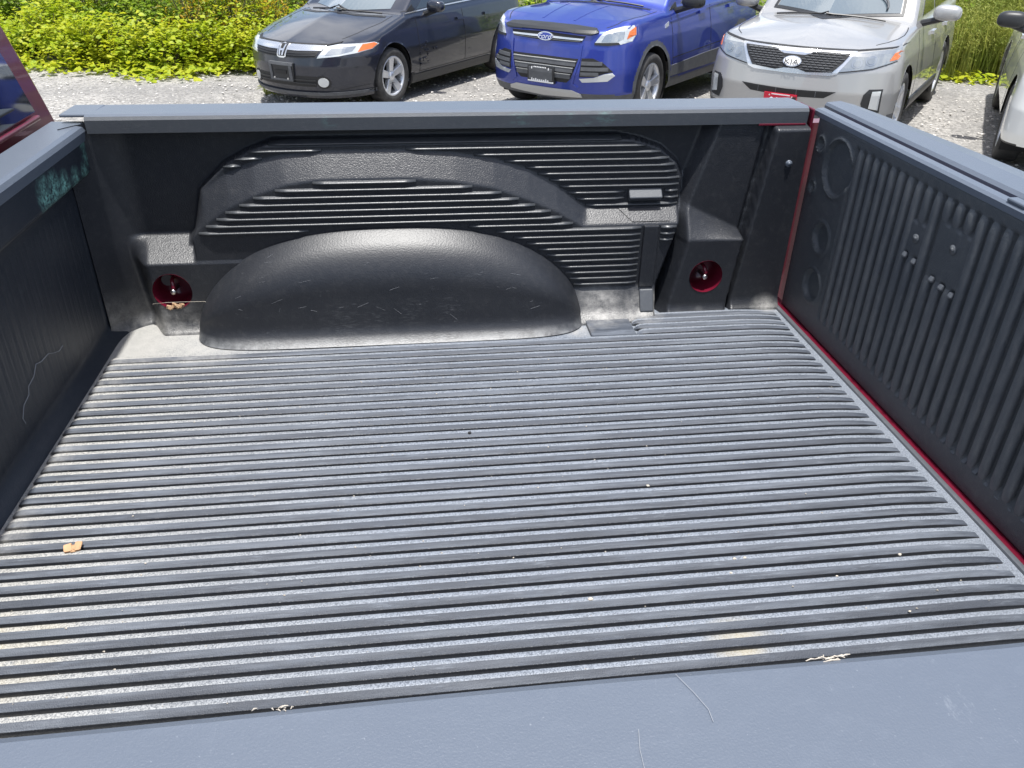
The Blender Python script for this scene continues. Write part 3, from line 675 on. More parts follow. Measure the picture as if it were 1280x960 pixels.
# ---------------------------------------------------------------- cars
# car coordinates: x to its left (picture right), y backwards from the bumper, z up from the lot
class Car:
    def __init__(c, name, label, pose, S, mat):
        c.S = S; c.root = tag(empty(name, (pose[0], pose[1], G), pose[2]), label, 'car', 'cars parked along the lot edge')
        c.mat = mat; c.body()
    def outline(c):
        S = c.S; n, hw, yc, ln = S['n'], S['hw'], S['yc'], S['len']; pts = []
        for t in np.linspace(0, math.pi / 2, 70): pts.append((hw * math.sin(t) ** (2 / n), yc * (1 - max(0, math.cos(t)) ** (2 / n))))
        for y in np.arange(yc + .02, ln - .6, .02): pts.append((hw, y))
        for t in np.linspace(math.pi / 2, 0, 40): pts.append((hw * math.sin(t) ** (2 / 3.2), ln - .55 * (1 - max(0, math.cos(t)) ** (2 / 3.2))))
        # drop duplicates
        o = [pts[0]]
        for p in pts[1:]:
            if math.hypot(p[0] - o[-1][0], p[1] - o[-1][1]) > .004: o.append(p)
        return np.array(o)
    def body(c):
        S = c.S; o = c.outline(); m = len(o)
        d = np.gradient(o, axis=0); d /= np.linalg.norm(d, axis=1)[:, None]
        nrm = np.stack([-d[:, 1], d[:, 0]], 1); nrm[0] = (0, 1); nrm[-1] = (0, -1)   # inward
        zt = ip(o[:, 1], S['top']); zb = np.full(m, S['zb']) + .0; zb = ip(o[:, 1], [(0, S['zbf']), (.7, S['zb']), (S['len'] - .7, S['zb']), (S['len'], S['zb'] + .12)])
        R = 44; verts = np.zeros((m, R, 3))
        for j in range(R):
            r = j / (R - 1); z = zb + r * (zt - zb)
            wf = np.abs(nrm[:, 1]); ins = wf * ip(z, S['fi']) + (1 - wf) * ip(z, S['si'])
            rear = o[:, 1] > S['len'] * .6
            ins = np.where(rear, wf * ip(z, [(.2, .1), (.4, 0), (.7, 0), (1.1, .08)]) + (1 - wf) * ip(z, S['si']), ins)
            rnd = .03 * max(0, (r - .94) / .06) ** 2
            p = o + nrm * (ins + rnd)[:, None]
            p[:, 0] = np.maximum(p[:, 0], 0); p[0, 0] = 0; p[-1, 0] = 0
            verts[:, j, 0] = p[:, 0]; verts[:, j, 1] = p[:, 1]; verts[:, j, 2] = z
        c.top = verts[:, -1].copy()
        V = verts.reshape(-1, 3); F = grid(m, R)
        # wheel arches
        U, Vz = V[:, 1].copy(), V[:, 2].copy()
        F = cut_circle(U, Vz, F, [(y, S['wr'] + .01, S['ar']) for y in S['axles']]); V[:, 1], V[:, 2] = U, Vz
        # fender tops and hood
        ia = int(np.argmin(np.abs(o[:, 1] - S['ya']))); E = c.top[:ia + 1]; Q = 16; hood = np.zeros((ia + 1, Q, 3))
        s = np.concatenate([[0], np.cumsum(np.linalg.norm(np.diff(E, axis=0), axis=1))]); s /= s[-1]
        y0 = E[0, 1]
        for i in range(ia + 1):
            ty = float(ip(E[i, 1], [(y0, 0), (S['ya'], 1)]))
            ys = y0 + ty * (S['yw'] - y0)
            zc = S['nose'] + (S['cowl'] - S['nose']) * (1 - (1 - ty) ** S['hc'])
            for q in range(Q):
                t = q / (Q - 1)
                x = E[i, 0] * (1 - t); yy = E[i, 1] + (ys - E[i, 1]) * t ** 2
                z = E[i, 2] + (zc - E[i, 2]) * (1 - (1 - t) ** S['hv'])
                hood[i, q] = (x, yy, z)
        hb = len(V); V = np.concatenate([V, hood.reshape(-1, 3)]); F += [tuple(hb + k for k in f[::-1]) for f in grid(ia + 1, Q)]
        # greenhouse: from the hood's last line and the belt up to the roof
        low = list(hood[ia][::-1]) + list(c.top[ia + 1:]); low = np.array(low); K = 10; gh = np.zeros((len(low), K, 3))
        ln = S['len']; yr, zr, xr = S['yr'], S['zr'], S['xr']
        for i, p in enumerate(low):
            if i < Q:
                t = p[0] / low[Q - 1][0]; up = np.array([xr * t, yr + .12 * t ** 2, zr - .03 * t ** 2])
            else:
                t = (p[1] - low[Q - 1][1]) / (ln - low[Q - 1][1]); up = np.array([xr * min(1, p[0] / (S['hw'] * .9)), yr + .12 + t * (S['yre'] - yr - .12), zr - .03 - .06 * t ** 3])
            for k in range(K):
                u = k / (K - 1); gh[i, k] = p * (1 - u) + up * u; gh[i, k, 0] += .035 * math.sin(math.pi * u) * p[0] / S['hw']
        gb = len(V); V = np.concatenate([V, gh.reshape(-1, 3)]); F += [tuple(gb + k for k in f) for f in grid(len(low), K)]
        # roof
        top = gh[:, -1]; rb = len(V); mid = top.copy(); mid[:, 0] = 0; mid[:, 2] += .03 * np.abs(top[:, 0]) / xr
        half = top.copy(); half[:, 0] *= .5; half[:, 2] += .02 * np.abs(top[:, 0]) / xr
        V = np.concatenate([V, np.stack([top, half, mid], 1).reshape(-1, 3)]); F += [tuple(rb + k for k in f) for f in grid(len(low), 3)]
        n = len(V); V = np.concatenate([V, V * [-1, 1, 1]]); F = F + [tuple(n + k for k in f[::-1]) for f in F]
        b = mesh('body', V, F, c.mat, None, True)
        bm = bmesh.new(); bm.from_mesh(b.data); bmesh.ops.remove_doubles(bm, verts=bm.verts, dist=.0008); bmesh.ops.dissolve_degenerate(bm, dist=.0003, edges=bm.edges); bmesh.ops.recalc_face_normals(bm, faces=bm.faces)
        c.bvh = BVHTree.FromBMesh(bm)
        bm.to_mesh(b.data); bm.free()
        b.data.polygons.foreach_set('use_smooth', [True] * len(b.data.polygons))
        if 'clad' in S:
            b.data.materials.append(S['cladmat']); hi = S['clad']
            for p in b.data.polygons:
                ce = p.center; a = min(math.hypot(ce.y - y, ce.z - S['wr'] - .01) for y in S['axles'])
                if ce.z < hi + (.0 if ce.y > .9 else S.get('cladf', 0)) or (S.get('cladarch') and a < S['ar'] + .055 and ce.z < .95): p.material_index = 1
        b.parent = c.root; c.bo = b
        # inner liner and underbody
        for y in S['axles']:
            for sgn in (-1, 1):
                bm = bmesh.new(); A = []; r = S['ar'] + .006
                for t in np.linspace(-.5, math.pi + .5, 26): A.append([bm.verts.new((x * sgn, y + r * math.cos(t), S['wr'] + .01 + r * math.sin(t))) for x in (S['hw'] - .035, S['hw'] - .34)])
                for a_, b_ in zip(A, A[1:]): bm.faces.new((a_[0], a_[1], b_[1], b_[0]))
                bm.faces.new([a_[1] for a_ in A])
                bmo('arch_liner', bm, M['black'], c.root)
        obox('underbody', (0, S['len'] / 2, S['zb'] + .12), (S['hw'] * 1.25, S['len'] - .6, .12), M['black'], c.root)
        for y in S['axles']:
            for sgn in (-1, 1):
                def place(o): o.parent = c.root; o.location = (sgn * (S['hw'] - .125), y, S['wr'])
                wheel(0, 0, S['wr'], .215, sgn, c.root, place, S['spokes'], S.get('asp', .68), 'rimsilver', S.get('twist', .3), S.get('double', False))
    def hit(c, axis, a, b):
        if axis == 'f': r = c.bvh.ray_cast(Vector((a, -2, b)), Vector((0, 1, 0)))
        elif axis == 's': r = c.bvh.ray_cast(Vector((3, a, b)), Vector((-1, 0, 0)))
        elif axis == 'S': r = c.bvh.ray_cast(Vector((-3, a, b)), Vector((1, 0, 0)))
        else: r = c.bvh.ray_cast(Vector((a, b, 4)), Vector((0, 0, -1)))
        return r[0], r[1]
    def decal(c, name, poly, mat, axis='f', off=.004, parent=None, step=.025, sink=.012, mirror=False, smooth=True):
        """a panel that follows the body: outline in the projection plane, laid `off` proud of the surface"""
        if mirror: c.decal(name, [((-a) if axis != 's' else a, b) for a, b in poly], mat, 'S' if axis == 's' else axis, off, parent, step, sink, False, smooth)
        P = []
        for (a, b), (a2, b2) in zip(poly, poly[1:] + poly[:1]):
            n = max(1, int(math.hypot(a2 - a, b2 - b) / step)); P += [(a + (a2 - a) * k / n, b + (b2 - b) * k / n) for k in range(n)]
        nb = len(P); x0, x1 = min(p[0] for p in P), max(p[0] for p in P); z0, z1 = min(p[1] for p in P), max(p[1] for p in P)
        pts = [Vector(p) for p in P] + [Vector((x, z)) for x in np.arange(x0 + step / 2, x1, step) for z in np.arange(z0 + step / 2, z1, step)]
        r = delaunay_2d_cdt(pts, [], [list(range(nb))], 1, 1e-6)
        bm = bmesh.new(); vs = []
        for p in r[0]:
            h, n = c.hit(axis, p.x, p.y)
            if h is None:
                best = None
                for s in (.97, .94, .9, .85, .8, .7): 
                    h, n = c.hit(axis, p.x * s, p.y) if axis in 'ft' else c.hit(axis, p.x, p.y * s)
                    if h is not None: break
            if h is None: vs.append(None); continue
            dv = {'f': Vector((0, -1, 0)), 's': Vector((1, 0, 0)), 'S': Vector((-1, 0, 0)), 't': Vector((0, 0, 1))}[axis]
            nn = n if n.dot(dv) > 0 else -n
            vs.append(bm.verts.new(h + (nn * .6 + dv * .4) * off))
        for f in r[2]:
            if all(vs[i] is not None for i in f):
                try: bm.faces.new([vs[i] for i in f])
                except ValueError: pass
        # skirt back into the body
        bm.verts.ensure_lookup_table(); be = [e for e in bm.edges if e.is_boundary]
        dv = {'f': Vector((0, 1, 0)), 's': Vector((-1, 0, 0)), 'S': Vector((1, 0, 0)), 't': Vector((0, 0, -1))}[axis]
        g = bmesh.ops.extrude_edge_only(bm, edges=be); bmesh.ops.translate(bm, vec=dv * (off + sink), verts=[q for q in g['geom'] if isinstance(q, bmesh.types.BMVert)])
        o = bmo(name, bm, mat, parent or c.root, False)
        return o
    def line(c, name, pts, w, mat, axis='f', off=.0015, parent=None, mirror=False, step=.03):
        a = []; b = []
        for i, p in enumerate(pts):
            q0, q1 = Vector(pts[max(i - 1, 0)]), Vector(pts[min(i + 1, len(pts) - 1)]); d = (q1 - q0).normalized(); n = Vector((-d.y, d.x)) * w / 2
            a.append(tuple(Vector(p) + n)); b.append(tuple(Vector(p) - n))
        return c.decal(name, a + b[::-1], mat, axis, off, parent, step, .006, mirror)
    def oval(c, name, cx, cz, rx, rz, mat, axis='f', off=.006, parent=None, mirror=False, n=24):
        return c.decal(name, [(cx + rx * math.cos(t), cz + rz * math.sin(t)) for t in np.linspace(0, 2 * math.pi, n + 1)[:-1]], mat, axis, off, parent, .02, .012, mirror)
    def text(c, s, cx, cz, size, mat, parent, off=.010, shear=0, sx=1):
        cu = bpy.data.curves.new('t', 'FONT'); cu.body = s; cu.size = size; cu.align_x = 'CENTER'; cu.align_y = 'CENTER'; cu.extrude = .0015; cu.shear = shear
        tmp = bpy.data.objects.new('t', cu); COL.objects.link(tmp); dg = bpy.context.evaluated_depsgraph_get(); me = bpy.data.meshes.new_from_object(tmp.evaluated_get(dg)); bpy.data.objects.remove(tmp)
        h, n = c.hit('f', cx, cz); me.materials.clear(); me.materials.append(mat)
        o = bpy.data.objects.new('lettering', me); COL.objects.link(o); o.parent = parent
        tilt = math.atan2(max(-n.z if n.y > 0 else n.z, 0), abs(n.y))
        o.location = (cx, h.y - off, cz); o.rotation_euler = (math.pi / 2 - tilt, 0, 0); o.scale = (sx, 1, 1)
        return o
    def mirror_part(c, y, z, x, size, mat, flip=1):
        for sgn in (1, -1):
            bm = bmesh.new(); bmesh.ops.create_uvsphere(bm, u_segments=20, v_segments=12, radius=1)
            for v in bm.verts:
                q = v.co; e = lambda t: math.copysign(abs(t) ** .7, t)
                v.co = Vector((e(q.x) * size[0] * sgn, e(q.y) * size[1], e(q.z) * size[2] * (1 if q.z > 0 else .8))) + Vector((x * sgn, y, z))
            o = bmo('wing_mirror', bm, mat, c.root, True)
            bm = bmesh.new(); tube(bm, [((x - size[0] * 1.7) * sgn, y + .03, z - size[2] * 1.3), (x * sgn - .02 * sgn, y + .02, z - size[2] * .55)], [.035, .03], 8); bmo('mirror_arm', bm, M['trim'], o)
    def wipers(c, segs):
        for (x0, y0, x1, y1) in segs:
            bm = bmesh.new(); pts = []
            for t in np.linspace(0, 1, 9):
                h, n = c.hit('t', x0 + (x1 - x0) * t, y0 + (y1 - y0) * t)
                if h is not None: pts.append(h + Vector((0, -.006, .022)))
            tube(bm, pts, .010, 6); bmo('wiper', bm, M['trim'], c.root)
def poly_h(cx, cz, w, h, t):  # the H of the badge
    return [[(cx - w, cz + h), (cx - w + t, cz + h), (cx - w * .62 + t, cz - h), (cx - w * .62, cz - h)], [(cx + w, cz + h), (cx + w * .62, cz - h), (cx + w * .62 - t, cz - h), (cx + w - t, cz + h)], [(cx - w * .7, cz + t * .5), (cx + w * .7, cz + t * .5), (cx + w * .7, cz - t * .5), (cx - w * .7, cz - t * .5)]]

# --- dark navy sedan
S = dict(hw=.875, yc=.80, n=2.3, len=4.49, fi=[(.10, .12), (.20, .05), (.30, .02), (.5, 0), (.62, .02), (.74, .10), (.9, .4)], si=[(.1, .10), (.2, .05), (.35, .02), (.6, 0), (.8, .03), (1.0, .08)],
         top=[(0, .722), (.2, .722), (.45, .745), (.8, .82), (1.3, .945), (3.3, .985), (4.5, .97)], zb=.17, zbf=.15, axles=(.965, 3.665), wr=.318, ar=.365, ya=1.32, yw=1.0, nose=.728, cowl=.965, hc=1.5, hv=2.3, yr=1.95, zr=1.43, xr=.56, yre=3.6, spokes=5, twist=.35, asp=.70)
c = Car('sedan', 'dark navy sedan with silver five-spoke wheels and empty front plate bracket', (-.581, 9.556, -.619), S, M['navy'])
hl = c.decal('headlight', [(.441, .593), (.507, .71), (.595, .73), (.764, .731), (.832, .738), (.85, .713), (.838, .668), (.778, .643), (.64, .616)], M['lens'], mirror=True)
c.decal('turn_signal', [(.772, .650), (.785, .722), (.832, .732), (.846, .711), (.836, .672)], M['orange'], off=.008, mirror=True)
c.decal('lamp_bowl', [(.52, .625), (.56, .69), (.66, .705), (.75, .71), (.735, .66), (.65, .635)], M['lensdark'], off=.006, mirror=True)
c.decal('grille', [(-.45, .672), (-.16, .655), (.16, .655), (.45, .672), (.43, .602), (.2, .588), (-.2, .588), (-.43, .602)], M['black'], off=.003)
for z in (.612, .634): c.line('grille_bar', [(-.42, z + .01), (-.2, z), (.2, z), (.42, z + .01)], .006, M['trim'], off=.008)
c.decal('grille_chrome', [(-.505, .715), (-.25, .722), (0, .722), (.25, .722), (.505, .715), (.475, .668), (.2, .660), (-.2, .660), (-.475, .668)], M['chrome'], off=.008)
c.decal('emblem', [(-.072, .722), (.072, .722), (.062, .590), (.03, .578), (-.03, .578), (-.062, .590)], M['chrome'], off=.014)
c.decal('emblem_field', [(-.056, .712), (.056, .712), (.047, .596), (-.047, .596)], M['black'], off=.018)
for q in poly_h(0, .655, .046, .050, .020): c.decal('emblem_bar', q, M['chrome'], off=.024, parent=c.root)
c.decal('lower_grille', [(-.44, .40), (.44, .40), (.40, .285), (-.40, .285)], M['black'], off=.003)
for z in (.32, .355): c.line('grille_bar', [(-.41, z), (.41, z)], .012, M['trim'], off=.012)
c.oval('fog_surround', .485, .338, .075, .072, M['black'], off=.005, mirror=True); c.oval('fog_lamp', .485, .338, .052, .050, M['lens'], off=.014, mirror=True)
pb = c.decal('plate_bracket', [(-.19, .525), (.17, .525), (.15, .335), (-.20, .335)], M['trim'], off=.022)
c.line('bracket_rail', [(-.18, .515), (.16, .515)], .03, M['clad'], off=.032); c.line('bracket_rail', [(-.19, .345), (.14, .345)], .022, M['clad'], off=.032)
for x in (-.165, .125): c.line('bracket_rail', [(x, .515), (x, .345)], .035, M['clad'], off=.032)
c.decal('bracket_opening', [(-.10, .45), (.07, .45), (.06, .41), (-.10, .41)], M['black'], off=.030)
for x in (-.12, .08): c.oval('bracket_bolt', x, .362, .010, .010, M['chrome'], off=.036, n=8)
c.line('lip', [(-.84, .225), (-.5, .212), (0, .205), (.5, .212), (.84, .225)], .035, M['clad'], off=.022)
for p in ([(-.62, .42), (-.845, .43)], [(.62, .25), (.845, .30)], [(-.62, .25), (-.845, .30)]): c.line('bumper_crease', p, .008, M['trim'], off=.003)
c.line('hood_gap', [(-.60, .745), (-.505, .724), (0, .7235), (.505, .724), (.60, .745)], .010, M['black'], off=.009)
c.line('hood_gap', [(.56, .42), (.62, .62), (.68, 1.0), (.67, 1.25)], .008, M['black'], axis='t', mirror=True)
c.decal('windshield', [(-.56, 1.00), (-.3, .985), (0, .98), (.3, .985), (.56, 1.00), (.50, 1.36), (-.50, 1.36)], M['windshield'], off=.004)
c.line('cowl_grille', [(-.62, 1.18), (-.3, 1.03), (0, 1.00), (.3, 1.03), (.62, 1.18)], .05, M['trim'], axis='t', off=.004)
c.wipers([(-.45, 1.15, .15, 1.08), (.0, 1.05, .56, 1.20)])
c.decal('side_window', [(1.60, .99), (2.55, 1.02), (2.55, 1.30), (2.3, 1.33), (2.0, 1.22)], M['darkglass'], axis='s', off=.004, mirror=True)
c.decal('side_window', [(2.62, 1.02), (3.35, 1.03), (3.30, 1.22), (2.62, 1.32)], M['darkglass'], axis='s', off=.004, mirror=True)
c.decal('quarter_window', [(1.36, .975), (1.56, .985), (1.54, 1.05)], M['black'], axis='s', off=.004, mirror=True)
c.line('belt_trim', [(1.36, .962), (2.0, .985), (3.3, 1.008)], .012, M['chrome'], axis='s', off=.006, mirror=True)
for y in (1.50, 2.58): c.line('door_gap', [(y, .93), (y, .6), (y + .02, .30)], .009, M['black'], axis='s', mirror=True)
c.line('door_gap', [(1.5, .30), (3.3, .30)], .008, M['black'], axis='s', mirror=True)
c.line('sill_skirt', [(1.36, .225), (3.28, .225)], .10, M['trim'], axis='s', off=.012, mirror=True)
for y in (2.66 - .17, 3.2): c.decal('door_handle', [(y - .09, .835), (y + .09, .83), (y + .09, .80), (y - .09, .805)], M['navy'], axis='s', off=.028, mirror=True)
c.decal('mud_flap', [(1.33, .30), (1.40, .30), (1.42, .10), (1.35, .10)], M['black'], axis='s', off=.01)
for k in range(16):
    y, z = random.gauss(1.62, .09), random.gauss(.50, .07); c.oval('dent', y, z, random.uniform(.01, .035), random.uniform(.008, .022), M['navy'], axis='s', off=random.uniform(.006, .018), n=9)
c.mirror_part(1.72, 1.02, .98, (.115, .075, .075), M['navy'])

# --- blue crossover
S = dict(hw=.92, yc=.65, n=2.7, len=4.52, fi=[(.2, .10), (.35, .02), (.55, 0), (.8, .03), (1.0, .07), (1.1, .14), (1.3, .4)], si=[(.2, .05), (.35, .0), (.6, 0), (.85, .03), (1.05, .08), (1.2, .1)],
         top=[(0, .975), (.1, .975), (.25, 1.0), (.42, 1.055), (.65, 1.07), (1.3, 1.08), (2.6, 1.13), (4.5, 1.18)], zb=.27, zbf=.26, axles=(.90, 3.59), wr=.352, ar=.415, ya=1.32, yw=1.02, nose=.985, cowl=1.15, hc=1.7, hv=2.2, yr=1.85, zr=1.66, xr=.60, yre=4.1, spokes=5, double=True, twist=.2, clad=.375, cladmat=M['clad'], cladarch=True, asp=.69, cladf=-.035)
c = Car('crossover', 'blue crossover with dark hood deflector and slatted lower grille', (2.309, 8.852, -.721), S, M['blue'])
c.decal('headlight', [(.57, .861), (.623, .945), (.70, .995), (.78, 1.018), (.832, 1.022), (.848, .985), (.860, .93), (.858, .872), (.793, .846), (.776, .866)], M['lens'], mirror=True)
c.decal('turn_signal', [(.826, .895), (.828, .970), (.842, 1.005), (.858, .93)], M['orange'], off=.009, mirror=True)
c.decal('lamp_bowl', [(.63, .875), (.66, .94), (.72, .965), (.80, .97), (.805, .90), (.76, .875)], M['lensdark'], off=.007, mirror=True)
c.decal('headlight_trim', [(.565, .862), (.775, .868), (.79, .846), (.70, .836), (.57, .84)], M['trim'], off=.006, mirror=True)
c.decal('upper_grille', [(-.47, .918), (0, .935), (.47, .918), (.43, .858), (0, .848), (-.43, .858)], M['black'], off=.004)
for s in (-1, 1): c.decal('grille_bar', [(s * .09, .898), (s * .45, .893), (s * .44, .876), (s * .09, .878)], M['chrome'], off=.012)
for z in (.866,): c.line('grille_bar', [(-.42, z), (0, z - .004), (.42, z)], .008, M['clad'], off=.010)
e1 = c.oval('emblem', 0, .889, .100, .043, M['chrome'], off=.016); c.oval('emblem_field', 0, .889, .088, .034, M['blue'], off=.020)
c.text('Ford', 0, .889, .075, M['chrome'], c.root, off=.032, shear=.3, sx=1.15)
dfl = [(-.59, .955), (-.53, .985), (-.3, .998), (0, 1.003), (.3, .998), (.53, .985), (.59, .955), (.53, .93), (.3, .942), (0, .947), (-.3, .942), (-.53, .93)]
c.decal('hood_deflector', dfl, M['trim'], off=.022)
c.decal('lower_grille', [(-.425, .695), (0, .70), (.425, .695), (.40, .62), (.345, .485), (.30, .445), (-.30, .445), (-.345, .485), (-.40, .62)], M['black'], off=.004)
for z, w in ((.642, .395), (.575, .37), (.512, .345)): c.line('grille_slat', [(-w, z), (0, z + .004), (w, z)], .046, M['clad'], off=.020)
for z, w in ((.667, .40), (.600, .375), (.537, .35)): c.line('slat_edge', [(-w, z), (0, z + .004), (w, z)], .006, M['silverplastic'], off=.024)
c.decal('plate_frame', [(-.175, .588), (.165, .588), (.165, .420), (-.175, .420)], M['trim'], off=.040)
c.decal('plate_insert', [(-.155, .572), (.145, .572), (.145, .450), (-.155, .450)], M['clad'], off=.044)
c.line('frame_print', [(-.17, .432), (.16, .432)], .014, M['white'], off=.044)
for k in range(9): c.line('frame_print', [(-.115 + .026 * k, .438), (-.115 + .026 * k, .462 if k in (0, 2, 7) else .454)], .015, M['white'], off=.046)
for k in range(8): c.line('frame_print', [(-.085 + .021 * k, .571), (-.085 + .021 * k, .580)], .012, M['white'], off=.046)
for x in (-.115, .10): c.line('frame_print', [(x, .556), (x, .576)], .010, M['white'], off=.046)
c.decal('side_intake', [(.455, .704), (.571, .711), (.677, .665), (.770, .580), (.69, .560), (.60, .524), (.445, .515)], M['black'], off=.004, mirror=True)
for z, x1 in ((.655, .665), (.60, .725), (.548, .64)): c.line('intake_slat', [(.46, z), (x1, z + .006)], .036, M['clad'], off=.014, mirror=True)
c.decal('fog_lamp', [(.445, .499), (.60, .519), (.689, .556), (.76, .571), (.785, .541), (.728, .486), (.48, .463)], M['lens'], off=.010, mirror=True)
c.decal('skid_plate', [(-.46, .34), (-.36, .372), (.36, .372), (.46, .34), (.47, .302), (0, .280), (-.47, .302)], M['silverplastic'], off=.012)
c.line('bumper_edge', [(.44, .83), (.435, .70), (.38, .50), (.365, .44), (.43, .40)], .022, M['blue'], off=.010, mirror=True)
for x in (.20,): c.line('hood_ridge', [(x, .30), (x * 1.12, .7), (x * 1.25, 1.0)], .022, M['blue'], axis='t', off=.0035, mirror=True)
c.line('hood_gap', [(.62, .26), (.69, .38), (.74, .55), (.76, .8), (.755, 1.0), (.74, 1.2)], .009, M['black'], axis='t', mirror=True)
c.decal('windshield', [(-.60, 1.19), (0, 1.17), (.60, 1.19), (.52, 1.60), (-.52, 1.60)], M['windshield'], off=.004)
c.line('cowl_grille', [(-.66, 1.20), (-.3, 1.06), (0, 1.03), (.3, 1.06), (.66, 1.20)], .05, M['trim'], axis='t', off=.004)
c.wipers([(-.5, 1.15, .10, 1.08), (.02, 1.08, .58, 1.19)])
c.decal('side_window', [(1.72, 1.14), (2.5, 1.16), (2.5, 1.50), (2.15, 1.50)], M['darkglass'], axis='s', off=.004, mirror=True)
c.decal('side_window', [(2.58, 1.17), (3.5, 1.19), (3.45, 1.48), (2.58, 1.52)], M['darkglass'], axis='s', off=.004, mirror=True)
c.decal('mirror_base', [(1.40, 1.09), (1.60, 1.11), (1.58, 1.17), (1.44, 1.12)], M['trim'], axis='s', off=.006, mirror=True)
for y in (1.38, 2.52): c.line('door_gap', [(y, 1.08), (y, .7), (y + .02, .42)], .009, M['black'], axis='s', mirror=True)
c.line('door_gap', [(1.38, .60), (3.2, .64)], .008, M['black'], axis='s', mirror=True)
c.line('side_crease', [(1.32, .985), (2.62, 1.06), (3.6, 1.08)], .012, M['blue'], axis='s', off=.010, mirror=True)
c.decal('door_cladding', [(1.36, .40), (1.36, .52), (2.3, .55), (3.16, .56), (3.16, .40)], M['clad'], axis='s', off=.012, mirror=True)
for y in (2.25, 3.2): c.decal('door_handle', [(y - .1, 1.035), (y + .1, 1.04), (y + .1, 1.005), (y - .1, 1.0)], M['blue'], axis='s', off=.030, mirror=True)
c.decal('fender_badge', [(1.20, .965), (1.30, .99), (1.28, .945), (1.19, .93)], M['chrome'], axis='s', off=.008, mirror=True)
c.mirror_part(1.52, 1.19, 1.04, (.13, .09, .085), M['trim'])

# --- silver crossover
S = dict(hw=.94, yc=.65, n=2.6, len=4.685, fi=[(.25, .10), (.4, .02), (.6, 0), (.8, .03), (.98, .11), (1.2, .4)], si=[(.2, .05), (.35, .0), (.6, 0), (.85, .03), (1.05, .08), (1.2, .1)],
         top=[(0, .965), (.15, .965), (.35, .985), (.55, 1.01), (1.0, 1.05), (1.45, 1.09), (3.0, 1.13), (4.6, 1.18)], zb=.27, zbf=.30, axles=(.95, 3.65), wr=.362, ar=.415, ya=1.45, yw=1.10, nose=.972, cowl=1.15, hc=1.7, hv=2.4, yr=2.0, zr=1.68, xr=.62, yre=4.3, spokes=5, double=True, twist=.9, clad=.36, cladmat=M['clad'], cladf=.03, asp=.69)
c = Car('crossover', 'silver crossover with black mesh grille and red front plate', (4.501, 7.438, -.691), S, M['silver'])
c.decal('headlight', [(.432, .787), (.531, .945), (.70, .972), (.870, .985), (.905, .965), (.868, .885), (.706, .83)], M['lensgrey'], mirror=True)
c.decal('turn_signal', [(.822, .888), (.842, .952), (.895, .967), (.872, .895)], M['orange'], off=.009, mirror=True)
for x, z in ((.575, .868), (.685, .893)):
    c.oval('lamp_bowl', x, z, .046, .042, M['lensdark'], off=.007, mirror=True); c.oval('lamp_lens', x, z, .030, .028, M['lensgrey'], off=.011, mirror=True)
c.line('headlight_gap', [(.425, .782), (.71, .822), (.875, .880)], .008, M['black'], off=.005, mirror=True)
c.decal('grille_surround', [(-.55, .966), (0, .955), (.55, .966), (.43, .768), (.36, .748), (0, .742), (-.36, .748), (-.43, .768)], M['chrome'], off=.006)
c.decal('grille', [(-.505, .945), (-.20, .943), (-.10, .906), (.10, .906), (.20, .943), (.505, .945), (.455, .865), (.385, .782), (.15, .765), (.05, .792), (-.05, .792), (-.15, .765), (-.385, .782), (-.455, .865)], M['black'], off=.014)
for r in range(8):
    z = .790 + .0205 * r
    for k in range(-9, 10):
        x = (k + .5 * (r % 2)) * .052
        if abs(x) > float(ip(z, [(.78, .36), (.865, .43), (.945, .48)])) or (abs(x) < .15 and z > .905) or (abs(x) < .10 and .79 < z < .90): continue
        c.line('mesh_bar', [(x - .021, z), (x + .021, z)], .0055, M['clad'], off=.020, step=.06)
c.oval('emblem', 0, .845, .088, .046, M['chrome'], off=.024); c.oval('emblem_field', 0, .845, .078, .037, M['white'], off=.028)
c.text('KIA', 0, .845, .072, M['black'], c.root, off=.046, sx=1.25)
c.decal('intake_slot', [(-.46, .612), (0, .600), (.46, .612), (.36, .548), (0, .532), (-.36, .548)], M['black'], off=.004)
for x in (-.28, -.10, .10, .28): c.line('slot_rib', [(x, .552), (x, .602)], .006, M['clad'], off=.008)
c.decal('licence_plate', [(-.205, .552), (.115, .552), (.115, .395), (-.205, .395)], M['redplate'], off=.020)
c.line('plate_print', [(-.13, .541), (.05, .541)], .009, M['white'], off=.023)
for x in (-.15, .07): c.oval('plate_bolt', x, .530, .008, .008, M['chrome'], off=.023, n=8)
c.text('00', -.10, .470, .105, M['white'], c.root, off=.030)
c.decal('plate_smudge', [(.07, .53), (.112, .535), (.112, .42), (.05, .42)], M['trim'], off=.0215)
c.decal('fog_surround', [(.685, .519), (.695, .600), (.730, .648), (.835, .648), (.842, .43), (.72, .42)], M['trim'], off=.005, mirror=True)
c.decal('fog_lamp', [(.752, .475), (.757, .628), (.822, .632), (.826, .455)], M['lens'], off=.012, mirror=True)
c.line('hood_gap', [(-.90, 1.0), (-.55, .970), (0, .968), (.55, .970), (.90, 1.0)], .009, M['black'], off=.006)
c.line('hood_gap', [(.66, .42), (.74, .56), (.79, .75), (.81, .95), (.80, 1.15), (.78, 1.3)], .009, M['black'], axis='t', mirror=True)
c.decal('windshield', [(-.64, 1.19), (0, 1.165), (.64, 1.19), (.55, 1.62), (-.55, 1.62)], M['windshield'], off=.004)
c.line('windshield_edge', [(-.68, 1.175), (0, 1.152), (.68, 1.175)], .022, M['trim'], off=.006); c.line('windshield_edge', [(.665, 1.18), (.57, 1.62)], .03, M['trim'], off=.006, mirror=True)
bm = bmesh.new(); h, n_ = c.hit('f', .34, 1.27)
